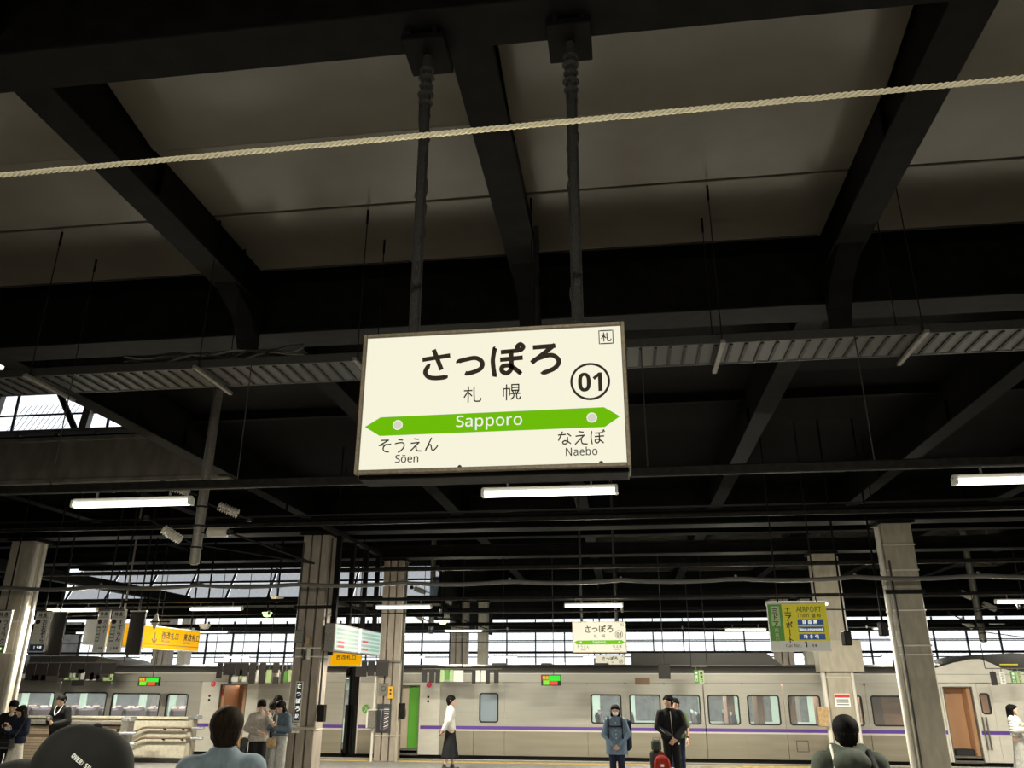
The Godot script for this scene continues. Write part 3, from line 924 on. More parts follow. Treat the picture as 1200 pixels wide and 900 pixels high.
func sagging(called: String, label: String, y: float, z: float, r: float, sag: float, pitch: float, m: Material, x0: float, x1: float, ph := 0.0, cat := "cable", grp := "") -> Node3D:
	var o := thing(called, label, cat, Vector3(0, y, z), 0.0, grp)
	var p := PackedVector3Array()
	var n := int((x1 - x0) / 0.3)
	for i in n + 1:
		var x := x0 + (x1 - x0) * i / n
		var t := fposmod((x - ph) / pitch, 1.0)
		p.append(Vector3(x, -sag * 4.0 * t * (1.0 - t), 0))
	part("strand", geo().tube(p, r, 6), m, o)
	if sag > 0.0:
		var x2: float = x0 + fposmod(ph - x0, pitch)
		while x2 < x1:
			part("clip", geo().box(Vector3(x2, 0.02, 0), Vector3(0.05, 0.1, 0.05), Basis.IDENTITY, 0.01), M.grey_steel, o)
			x2 += pitch
	return o

func overhead() -> void:
	# columns of the middle platform
	var cl := column("grey steel column that carries the vertical dark blue name plate", -6.88, -18.0, 5.12, 0.62, true, [0.95, 2.42, 2.6, 3.5])
	part("conduit", geo().rod(Vector3(0.36, 1.3, 0.2), Vector3(0.36, 5.0, 0.2), 0.022).rod(Vector3(-0.28, 2.4, 0.28), Vector3(-0.28, 4.9, 0.28), 0.02), M.wire, cl)
	part("clamp_bar", slab(Vector3(-0.38, 3.42, 0.26), Vector3(0.5, 3.5, 0.32)), M.dark_steel, cl)
	part("junction_box", geo().box(Vector3(0.44, 1.28, 0.25), Vector3(0.17, 0.34, 0.14), Basis.IDENTITY, 0.01), M.dark_steel, cl)
	part("junction_box", geo().box(Vector3(-0.16, 2.84, 0.33), Vector3(0.2, 0.26, 0.14), Basis.IDENTITY, 0.01), M.grey_steel, cl)
	part("junction_box", geo().box(Vector3(0.03, 2.75, 0.31), Vector3(0.1, 0.14, 0.1), Basis.IDENTITY, 0.01), M.cloth_beige, cl)
	part("hook", geo().rod(Vector3(-0.05, 2.55, 0.3), Vector3(-0.05, 2.35, 0.3), 0.03), M.wire, cl)
	part("handset", geo().box(Vector3(0.06, 2.48, 0.3), Vector3(0.07, 0.26, 0.07), Basis.IDENTITY, 0.02), M.pipe_white, cl)
	part("ledge", geo().box(Vector3(0.0, 0.98, 0.3), Vector3(0.7, 0.07, 0.12), Basis.IDENTITY, 0.01), M.column, cl)
	var cr := column("plain grey column with bright steel bands, right of the airport train sign", 5.78, -18.0, 5.12, 0.6, false, [2.45, 2.62, 3.3, 4.1, 4.62])
	part("pipe", geo().rod(Vector3(-0.37, 0, 0.16), Vector3(-0.37, 5.0, 0.16), 0.055, 10), M.pipe_white, cr)
	part("pipe", geo().rod(Vector3(-0.26, 0, 0.29), Vector3(-0.26, 4.3, 0.29), 0.02), M.wire, cr)
	part("clamp_bar", slab(Vector3(-0.42, 3.62, 0.26), Vector3(0.34, 3.7, 0.32)), M.dark_steel, cr)
	var cf := column("grey column beside the vertical train name boards at the end of the row", -14.25, -18.0, 5.12, 0.62, false, [2.5, 3.2])
	part("pipe", geo().rod(Vector3(0.36, 0, 0.2), Vector3(0.36, 5.0, 0.2), 0.06, 10), M.pipe_white, cf)
	part("pipe", geo().rod(Vector3(0.56, 0, 0.2), Vector3(0.56, 5.0, 0.2), 0.045, 10), M.pipe_white, cf)
	var c4 := column("grey column beside the open green train door with a poster on it", -6.21, -22.2, 5.12, 0.56, true, [0.6])
	part("pipe", geo().rod(Vector3(-0.33, 0, 0.28), Vector3(-0.33, 2.15, 0.28), 0.035, 8), M.pipe_white, c4)
	part("pipe", geo().rod(Vector3(0.3, 0, 0.2), Vector3(0.3, 5.0, 0.2), 0.05, 8), M.column, c4)
	part("conduit", geo().rod(Vector3(0.36, 1.2, 0.2), Vector3(0.36, 5.0, 0.2), 0.02), M.wire, c4)
	part("junction_box", geo().box(Vector3(0.42, 1.2, 0.26), Vector3(0.16, 0.38, 0.12), Basis.IDENTITY, 0.01), M.dark_steel, c4)
	part("cabinet", geo().box(Vector3(-0.34, 1.0, 0.38), Vector3(0.22, 0.42, 0.16), Basis.IDENTITY, 0.01), M.grey_steel, c4)
	part("cabinet_rim", geo().box(Vector3(-0.44, 1.02, 0.38), Vector3(0.04, 0.44, 0.17)).box(Vector3(-0.34, 1.23, 0.38), Vector3(0.24, 0.03, 0.17)), M.pipe_white, c4)
	var c9 := column("grey column behind the airport train sign with a red and white notice", 5.23, -22.2, 5.12, 0.58, false, [2.05, 2.9])
	part("pipe", geo().rod(Vector3(-0.36, 0, 0.2), Vector3(-0.36, 2.6, 0.2), 0.06, 10), M.pipe_white, c9)
	part("pipe", geo().rod(Vector3(0.33, 0, 0.2), Vector3(0.33, 5.0, 0.2), 0.045, 10), M.pipe_white, c9)
	part("wrap", geo().box(Vector3(0.08, 2.55, 0.1), Vector3(1.05, 0.75, 0.5), Basis.IDENTITY, 0.01), M.column, c9, "pale boxed collar")
	part("junction_box", geo().box(Vector3(-0.5, 1.15, 0.3), Vector3(0.26, 0.45, 0.16), Basis.IDENTITY, 0.01), M.cloth_beige, c9)
	for e in [[-19.1, "first"], [-6.5, "second"], [6.0, "third"], [18.6, "fourth"]]:
		column("%s ribbed brown column from the left in the row beyond the train" % e[1], e[0], -33.15, 5.0, 0.66, true, [3.6])
		column("%s slim brown column from the left in the row beyond the train" % e[1], e[0] + 0.95, -33.15, 5.0, 0.36, false, [])
	# lighting: raceways with fluorescent battens
	var rw := line_along("lighting_raceway", "dark raceway just behind the station sign that carries battens", "raceway", 3.77, -7.5, Vector2(0.07, 0.09), M.dark_steel)
	for i in 9:
		part("hanger_rod", geo().rod(Vector3(-7.9 + 2.05 * i, 0.04, 0), Vector3(-7.9 + 2.05 * i, 1.3, 0), 0.006, 5), M.tray_steel, rw)
	line_along("lighting_raceway", "dark raceway over the middle platform that carries a row of battens", "raceway", 3.68, -18.4, Vector2(0.08, 0.07), M.dark_steel)
	line_along("lighting_raceway", "dark raceway above the train roof that carries battens", "raceway", 3.72, -27.5, Vector2(0.1, 0.12), M.black_steel)
	line_along("lighting_raceway", "dark raceway over the platform beyond the train", "raceway", 3.2, -38.5, Vector2(0.1, 0.1), M.black_steel)
	var n1 := ["near batten left of the big station sign, above the insulators", "near batten hanging directly under the big station sign", "near batten cut off by the right edge of the picture"]
	for i in 3:
		fluorescent("white fluorescent " + n1[i], Vector3([-4.9, -0.64, 3.64][i], 3.6, -7.5), "fluorescent battens of the near row", ROW, 0.065)
	for i in 2:
		fluorescent("white fluorescent near batten out of sight %s the near row" % ["left of", "right of"][i], Vector3([-9.2, 7.95][i], 3.6, -7.5), "fluorescent battens of the near row", ROW, 0.065)
	for i in 3:  # unseen row, added to light the rope and the people close by
		fluorescent("added unseen fluorescent batten behind the viewer, %s of three" % ["first", "second", "third"][i], Vector3([-4.9, -0.64, 3.64][i], 5.3, 0.8), "added unseen battens behind the viewer", ROW * 0.7, 1.48)
	var n2 := ["beside the blue-footed train name board", "above the yellow exit sign", "in front of the poster column", "just above the far station sign", "behind the airport train sign", "right of the plain grey column"]
	for i in 6:
		fluorescent("white fluorescent batten " + n2[i] + " over the middle platform", Vector3([-13.1, -9.44, -4.93, -0.62, 3.72, 8.35][i], 3.5, -18.4), "fluorescent battens over the middle platform", ROW, 0.085)
	fluorescent("white fluorescent batten beyond the right edge over the middle platform", Vector3(12.6, 3.5, -18.4), "fluorescent battens over the middle platform", ROW, 0.085)
	var n3 := ["far left behind the yellow exit sign", "right of the yellow exit sign", "left of the ribbed column pair", "left of the airport train sign", "at the right edge of the row"]
	for i in 5:
		fluorescent("white fluorescent batten above the train, " + n3[i], Vector3([-18.6, -14.2, -5.27, 3.88, 8.4][i], 3.5, -27.5), "fluorescent battens above the train roof", ROW, 0.1)
	for i in 12:
		fluorescent("%s distant fluorescent batten from the left in the row beyond the train" % ["first", "second", "third", "fourth", "fifth", "sixth", "seventh", "eighth", "ninth", "tenth", "eleventh", "twelfth"][i], Vector3(-27.0 + 4.3 * i, 3.0, -38.5), "distant fluorescent battens beyond the train", 14.0, 0.09)
	# cable tray hung from the panels
	var tr := thing("cable_tray", "brown-grey cable tray hung on thin rods behind the station sign", "cable tray", Vector3(0, 5.1, -7.86))
	part("tray_bed", geo().box(Vector3(0, 0, 0), Vector3(70, 0.03, 0.56)), M.tray_steel, tr)
	for s in [-1.0, 1.0]:
		part("side_rail", geo().box(Vector3(0, 0.03, 0.28 * s), Vector3(70, 0.1, 0.03), Basis.IDENTITY, 0.006), M.tray_steel, tr)
	var rungs := geo()
	for i in 160:
		rungs.box(Vector3(-12.0 + 0.15 * i, -0.02, 0), Vector3(0.03, 0.012, 0.5))
	part("rung", rungs, M.dark_steel, tr).set_meta("kind", "stuff")
	for x in [-8.3, -6.4, -4.42, -2.65, -0.8, 1.1, 3.0, 4.9, 6.8]:
		part("bracket", geo().box(Vector3(x, -0.045, -0.02), Vector3(0.045, 0.04, 0.86), Basis.IDENTITY, 0.005), M.grey_steel, tr)
		for s in [-1.0, 1.0]:
			part("hanger_rod", geo().rod(Vector3(x, -0.05, 0.33 * s), Vector3(x, 1.8, 0.33 * s), 0.006, 5), M.dark_steel, tr)
			part("rod_anchor", geo().rod(Vector3(x, 1.62, 0.33 * s), Vector3(x, 1.8, 0.33 * s), 0.013, 6), M.black_steel, tr)
	var loose := thing("cable_bundle", "loose pale cables lying on the tray left of the station sign", "cables", Vector3(-4.4, 5.24, -7.72))
	for i in 5:
		var p := PackedVector3Array()
		for j in 14:
			p.append(Vector3(-1.0 + 0.16 * j, 0.03 * sin(j * 1.3 + i) + 0.02 * i, 0.05 * cos(j * 0.9 + i * 2.0)))
		part("cable", geo().tube(p, 0.012, 5), M.grey_steel if i % 2 else M.tray_steel, loose)
	# small vertical conduit in front of the middle crossbeam
	var vc := thing("conduit", "slim grey conduit dropping behind the top of the station sign", "conduit", Vector3(-0.72, 0, -7.3))
	part("tube", geo().rod(Vector3(0, 4.9, 0), Vector3(0, 6.39, 0), 0.026, 8), M.dark_steel, vc)
	# pipes and cables over the tracks
	line_along("steel_pipe", "long dark pipe with a glossy underside above the middle platform", "pipe", 4.34, -18.3, Vector2(0.1, 0.09), M.dark_steel)
	sagging("cable", "thick grey cable bundle sagging between clips above the middle platform", 3.84, -16.6, 0.045, 0.05, 2.25, M.cable_grey, -30, 30)
	sagging("cable", "thin black cable just under the lit raceway of the middle platform", 3.36, -18.1, 0.016, 0.02, 4.0, M.wire, -30, 30)
	sagging("overhead_wire", "upper black overhead wire crossing in front of the far windows", 3.3, -24.5, 0.018, 0.0, 6.0, M.wire, -35, 35, 0.0, "wire")
	sagging("overhead_wire", "lower black overhead wire crossing in front of the far windows", 3.02, -24.5, 0.014, 0.0, 6.0, M.wire, -35, 35, 0.0, "wire")
	sagging("overhead_wire", "black overhead wire along the tracks behind the train", 3.65, -29.0, 0.02, 0.03, 6.0, M.wire, -35, 35, 2.0, "wire")
	line_along("steel_pipe", "thick black pipe above the far windows over the train", "pipe", 4.42, -30.4, Vector2(0.12, 0.14), M.black_steel)
	line_along("steel_pipe", "dark grey pipe across the ceiling in front of the middle platform columns", "pipe", 4.72, -14.6, Vector2(0.07, 0.07), M.dark_steel)
	line_along("steel_pipe", "high thin pipe along the beam of the middle platform", "pipe", 5.53, -17.8, Vector2(0.05, 0.05), M.tray_steel)
	# overhead line post with insulators, hanging from the roof on the left
	insulator_post("hanging grey post with ribbed insulators below the near left batten", Vector3(-7.17, 3.78, -13.0), 3.5, 1.0)
	insulator_post("distant hanging post with insulators beside the ribbed column", Vector3(-6.849, 3.558, -29.5), 3.85, 1.2)
	insulator_post("distant hanging post with a long catenary arm at the far right", Vector3(11.759, 3.206, -29.5), 4.1, 1.2)
	# small lamps and a camera dome
	for e in [["white round camera dome on a black drop rod left of the name plate column", Vector3(-8.655, 3.87, -20), M.pipe_white], ["small pale green lamp in the dark roof right of the yellow exit sign", Vector3(-11.105, 3.895, -25), M.tube_green], ["small orange-white lamp above the right end of the yellow exit sign", Vector3(-11.349, 3.321, -21.6), M.porcelain], ["small pale lamp beside the distant insulator post", Vector3(-5.879, 3.766, -27), M.tube_green]]:
		var o := thing("ceiling_fitting", e[0], "lamp", e[1])
		part("bowl", geo().lathe(Vector3(0, -0.08, 0), Vector3.UP, PackedVector2Array([Vector2(0.03, 0), Vector2(0.1, 0.02), Vector2(0.15, 0.1), Vector2(0.16, 0.14)]), 12), e[2], o)
		part("stem", geo().rod(Vector3(0, 0.06, 0), Vector3(0, 7.28 - o.position.y, 0), 0.025), M.black_steel, o)
	# speakers
	for e in [["black box speaker hanging left of the plain grey column, lower one", Vector3(4.389, 2.743, -17.4)], ["black box speaker hanging beside the plain grey column, upper one", Vector3(5.109, 2.918, -17.4)]]:
		var o := thing("speaker", e[0], "speaker", e[1], 0.35)
		part("cabinet", geo().box(Vector3.ZERO, Vector3(0.16, 0.27, 0.14), Basis.IDENTITY, 0.015), M.black_steel, o)
		part("grille", geo().box(Vector3(0, 0, 0.075), Vector3(0.13, 0.23, 0.01), Basis.IDENTITY, 0.004), M.tray_steel, o)
		part("drop_rod", geo().rod(Vector3(0, 0.13, 0), Vector3(0, 7.28 - o.position.y, 0), 0.02), M.black_steel, o)
	var rl := thing("warning_lamp", "small red lamp in a black hood left of the plain grey column", "lamp", Vector3(5.747, 2.4, -19))
	part("hood", geo().box(Vector3(0, -0.12, -0.02), Vector3(0.13, 0.2, 0.1), Basis.IDENTITY, 0.01), M.black_steel, rl)
	part("lens", geo().ball(Vector3(0, 0.06, 0.03), Vector3(0.055, 0.08, 0.05), 10, 6), M.red_lamp, rl)
	part("stem", geo().rod(Vector3(0, 0.1, 0), Vector3(0, 7.28 - rl.position.y, 0), 0.012), M.black_steel, rl)

func insulator_post(label: String, p: Vector3, h: float, s: float) -> void:
	var o := thing("insulator_post", label, "overhead line post", p)
	part("pole", geo().rod(Vector3.ZERO, Vector3(0, h, 0), 0.085 * s, 12).rod(Vector3(0, -0.02, 0), Vector3(0, 0.0, 0), 0.06 * s), M.grey_steel, o)
	for y in [0.25, 0.62, 0.95]:
		part("collar", geo().rod(Vector3(0, y, 0), Vector3(0, y + 0.03, 0), 0.1 * s, 12), M.dark_steel, o)
	for e in [[Vector3(-0.12, 0.3, 0.05), Vector3(-0.85, 0.75, 0.25)], [Vector3(0.12, 0.52, 0.05), Vector3(0.62, 0.5, 0.1)], [Vector3(0.12, 1.06, -0.1), Vector3(0.75, 0.8, -0.3)], [Vector3(-0.1, 1.15, 0.1), Vector3(-0.55, 1.3, 0.4)]]:
		var a: Vector3 = e[0] * s
		var b: Vector3 = e[1] * s
		part("arm", geo().rod(Vector3(0, a.y, 0), b, 0.016 * s, 6), M.dark_steel, o)
		var prof := PackedVector2Array()
		var n := 9
		for i in n:
			prof.append(Vector2(0.045 * s, 0.38 * s * i / n))
			prof.append(Vector2(0.085 * s, 0.38 * s * (i + 0.35) / n))
			prof.append(Vector2(0.05 * s, 0.38 * s * (i + 0.7) / n))
		part("insulator", geo().lathe(a.lerp(b, 0.18), (b - a).normalized(), prof, 12), M.porcelain, o)
		part("clamp", geo().box(b, Vector3(0.09, 0.1, 0.09) * s, Basis(Vector3.UP, 0.4), 0.015), M.dark_steel, o)
	part("stay", geo().rod(Vector3(0.1, 0.3, 0), Vector3(1.9 * s, 0.05, -0.6), 0.014, 5).rod(Vector3(0.6 * s, 0.5 * s, 0.1), Vector3(1.9 * s, 0.05, -0.6), 0.02, 5), M.dark_steel, o)

func platform_two() -> void:
	# stairwell parapet: cream panelled wall with two handrails, brick bench wall before it
	var w := thing("stair_wall", "cream panelled stair wall with a grey coping and two handrails", "stair wall", Vector3(-11.0, 0, -20.9))
	part("plinth", geo().span(Vector3(-5, 0, -0.14), Vector3(0.04, 0.1, 0.16), 0.01), M.tray_steel, w)
	for i in 4:
		part("panel", geo().span(Vector3(-1.12 - 1.1 * i, 0.1, -0.1), Vector3(-0.03 - 1.1 * i + 0.01, 1.0, 0.1), 0.012), M.cream_wall, w)
	part("coping", geo().span(Vector3(-5, 1.0, -0.15), Vector3(0.03, 1.06, 0.15), 0.015), M.cream_wall, w)
	part("end_post", geo().span(Vector3(-0.02, 0, -0.12), Vector3(0.1, 1.0, 0.14), 0.01), M.column, w)
	part("corner_cap", geo().box(Vector3(0.08, 1.05, 0), Vector3(0.26, 0.09, 0.34), Basis.IDENTITY, 0.03), M.steel_bright, w)
	for y in [0.79, 0.55]:
		part("handrail", geo().tube(PackedVector3Array([Vector3(-2.6, y - 0.62, 0.2), Vector3(-1.2, y, 0.2), Vector3(-1.1, y + 0.02, 0.2), Vector3(0.2, y + 0.02, 0.2), Vector3(0.38, y + 0.02, 0.16)]), 0.026, 8), M.rail_brown, w)
		part("rail_end", geo().rod(Vector3(0.14, y + 0.02, 0.2), Vector3(0.46, y + 0.02, 0.2), 0.03, 8), M.steel_bright, w)
		for x in [-2.1, -0.62, -0.12]:
			part("rail_bracket", geo().rod(Vector3(x, y - 0.03 - (0.44 if x < -1.2 else 0.0), 0.1), Vector3(x, y - (0.41 if x < -1.2 else 0.0), 0.2), 0.022, 6), M.dark_steel, w)
	var b := thing("brick_wall", "low brown brick stair wall with a grey stone coping behind the phone users", "brick wall", Vector3(-13.6, 0, -20.05))
	part("mortar", geo().span(Vector3(-2.4, 0, -0.1), Vector3(1.3, 0.9, 0.09)), M.tray_steel, b)
	var rng := RandomNumberGenerator.new()
	rng.seed = 5
	for r in 13:
		for i in 16:
			var x := -2.38 + 0.23 * i + (0.115 if r % 2 else 0.0)
			if x + 0.21 < 1.3:
				part("brick", geo().box(Vector3(x + 0.105, 0.035 + 0.067 * r, 0.02), Vector3(0.218, 0.058, 0.16 + rng.randf() * 0.008), Basis.IDENTITY, 0.004), M["brick%d" % (rng.randi() % 3)] if r % 13 != 9 else M.brick_dark, b)
	part("coping", geo().span(Vector3(-2.45, 0.9, -0.16), Vector3(1.32, 0.98, 0.16), 0.015), M.grey_steel, b)
	part("end_post", geo().span(Vector3(1.28, 0, -0.14), Vector3(1.48, 1.0, 0.14), 0.012), M.grey_steel, b)
	part("corner_cap", geo().box(Vector3(1.4, 1.03, 0), Vector3(0.26, 0.1, 0.32), Basis.IDENTITY, 0.03), M.steel_bright, b)
	for y in [0.72, 0.48]:
		part("rail_end", geo().rod(Vector3(1.3, y, 0.16), Vector3(1.75, y, 0.16), 0.03, 8), M.steel_bright, b)

func more_materials() -> void:
	glow("tube_green", Color(0.75, 1.0, 0.62), 2.2)
	glow("red_lamp", Color(1.0, 0.16, 0.05), 1.3)
	grain(mat("cream_wall", lin(0.60, 0.55, 0.43), 0.5), 0.85, 0.03, Vector3(1, 1, 1), 0.0, 30)
	mat("steel_bright", lin(0.75, 0.78, 0.82), 0.22, 0.8)
	mat("rail_brown", lin(0.16, 0.11, 0.075), 0.4)
	for i in 3:
		grain(mat("brick%d" % i, lin(0.27 + 0.03 * i, 0.205 + 0.02 * i, 0.135 + 0.015 * i), 0.8), 0.75, 0.08, Vector3(3, 3, 3), 0.2, 31 + i)
	mat("brick_dark", lin(0.10, 0.06, 0.035), 0.8)
	# signs
	glow("sign_face", Color(1.0, 0.985, 0.89), 0.89)
	glow("sign_face_far", Color(1.0, 0.965, 0.85), 0.78)
	glow("sign_green", Color(0.44, 0.745, 0.02), 0.92)
	M.sign_green.metallic_specular = 0.1
	M.sign_green.albedo_color = Color(0.1, 0.2, 0.02)
	glow("sign_white", Color(1.0, 1.0, 0.94), 0.85)
	glow("sign_dot", Color(0.95, 0.93, 0.86), 0.72)
	glow("sign_yellow", Color(1.0, 0.72, 0.0), 0.75)
	glow("screen_white", Color(0.88, 1.0, 0.95), 0.66)
	glow("screen_row", Color(0.74, 0.86, 0.8), 0.6)
	glow("screen_green", Color(0.62, 0.9, 0.72), 0.6)
	glow("screen_red", Color(1.0, 0.32, 0.36), 0.75)
	glow("led_red", Color(1.0, 0.12, 0.03), 0.9)
	glow("led_green", Color(0.05, 1.0, 0.12), 0.8)
	glow("led_lime", Color(0.55, 1.0, 0.12), 0.8)
	glow("led_orange", Color(1.0, 0.3, 0.06), 0.85)
	for k in ["sign_face", "sign_face_far", "sign_white", "sign_dot", "screen_white", "screen_row", "screen_green", "sign_yellow"]:
		M[k].albedo_color = Color(0.3, 0.3, 0.28)
		M[k].metallic_specular = 0.15
	M.sign_yellow.albedo_color = Color(0.4, 0.28, 0.02)
	for k in ["led_red", "led_green", "led_lime", "led_orange", "screen_red"]:
		M[k].albedo_color = Color(0.08, 0.08, 0.08)
	mat("ink", lin(0.02, 0.018, 0.014), 0.6)
	mat("sign_ink", lin(0.055, 0.045, 0.036), 0.8)
	M.sign_ink.metallic_specular = 0.1
	mat("ink_brown", lin(0.045, 0.03, 0.03), 0.6)
	mat("ink_grey", lin(0.05, 0.045, 0.045), 0.6)
	grain(mat("bronze", lin(0.26, 0.215, 0.15), 0.45, 0.4), 0.75, 0.04, Vector3(3, 3, 3), 0.0, 40)
	mat("board_grey", lin(0.62, 0.60, 0.56), 0.5)
	mat("board_white", lin(0.78, 0.78, 0.75), 0.5)
	mat("board_back", lin(0.022, 0.018, 0.017), 0.6)
	mat("board_blue", lin(0.03, 0.055, 0.14), 0.5)
	mat("board_blue_bright", lin(0.02, 0.11, 0.45), 0.5)
	mat("board_yellow", lin(0.85, 0.76, 0.02), 0.5)
	mat("board_yellow2", lin(0.62, 0.34, 0.02), 0.5)
	mat("board_pale_green", lin(0.44, 0.58, 0.28), 0.5)
	mat("board_dull_green", lin(0.10, 0.19, 0.13), 0.5)
	mat("sign_green_dull", lin(0.10, 0.32, 0.045), 0.5)
	mat("board_oval", lin(0.06, 0.025, 0.02), 0.5)
	mat("board_oval2", lin(0.025, 0.03, 0.02), 0.5)
	mat("plate_navy", lin(0.012, 0.014, 0.06), 0.4)
	mat("plate_red", lin(0.55, 0.03, 0.025), 0.5)
	mat("poster_dark", lin(0.035, 0.04, 0.045), 0.4)
	mat("poster_pink", lin(0.35, 0.2, 0.2), 0.5)
	# train
	grain(mat("train_silver", lin(0.50, 0.475, 0.42), 0.34, 0.15), 0.95, 0.01, Vector3(0.15, 2.5, 0.15), 0.0, 50)
	grain(mat("train_lower", lin(0.36, 0.32, 0.245), 0.4, 0.15), 0.92, 0.01, Vector3(0.15, 2.0, 0.15), 0.0, 51)
	grain(mat("train_white", lin(0.78, 0.74, 0.66), 0.35), 0.94, 0.02, Vector3(0.3, 1, 0.3), 0.0, 52)
	mat("train_purple", lin(0.13, 0.055, 0.36), 0.4)
	mat("train_roof", lin(0.075, 0.07, 0.065), 0.5)
	mat("train_black", lin(0.012, 0.011, 0.01), 0.3)
	mat("rubber", lin(0.02, 0.02, 0.02), 0.7)
	mat("train_green", lin(0.10, 0.36, 0.03), 0.4)
	mat("wood_orange", lin(0.55, 0.30, 0.16), 0.5)
	mat("wood_brown", lin(0.25, 0.15, 0.10), 0.5)
	mat("in_cream", lin(0.62, 0.52, 0.40), 0.5)
	mat("in_white", lin(0.62, 0.63, 0.62), 0.5)
	mat("in_teal", lin(0.34, 0.48, 0.42), 0.6)
	mat("seat_dark", lin(0.06, 0.05, 0.06), 0.8)
	mat("seat_cover", lin(0.55, 0.45, 0.41), 0.8)
	mat("grey_blind", lin(0.30, 0.36, 0.42), 0.4)
	glow("in_light", Color(1.0, 0.97, 0.9), 2.0)
	mat("mark_pink", lin(0.85, 0.06, 0.14), 0.5)
	mat("mark_green", lin(0.12, 0.45, 0.05), 0.5)
	mat("mark_blue", lin(0.05, 0.06, 0.28), 0.5)


# ---------- lettering ----------

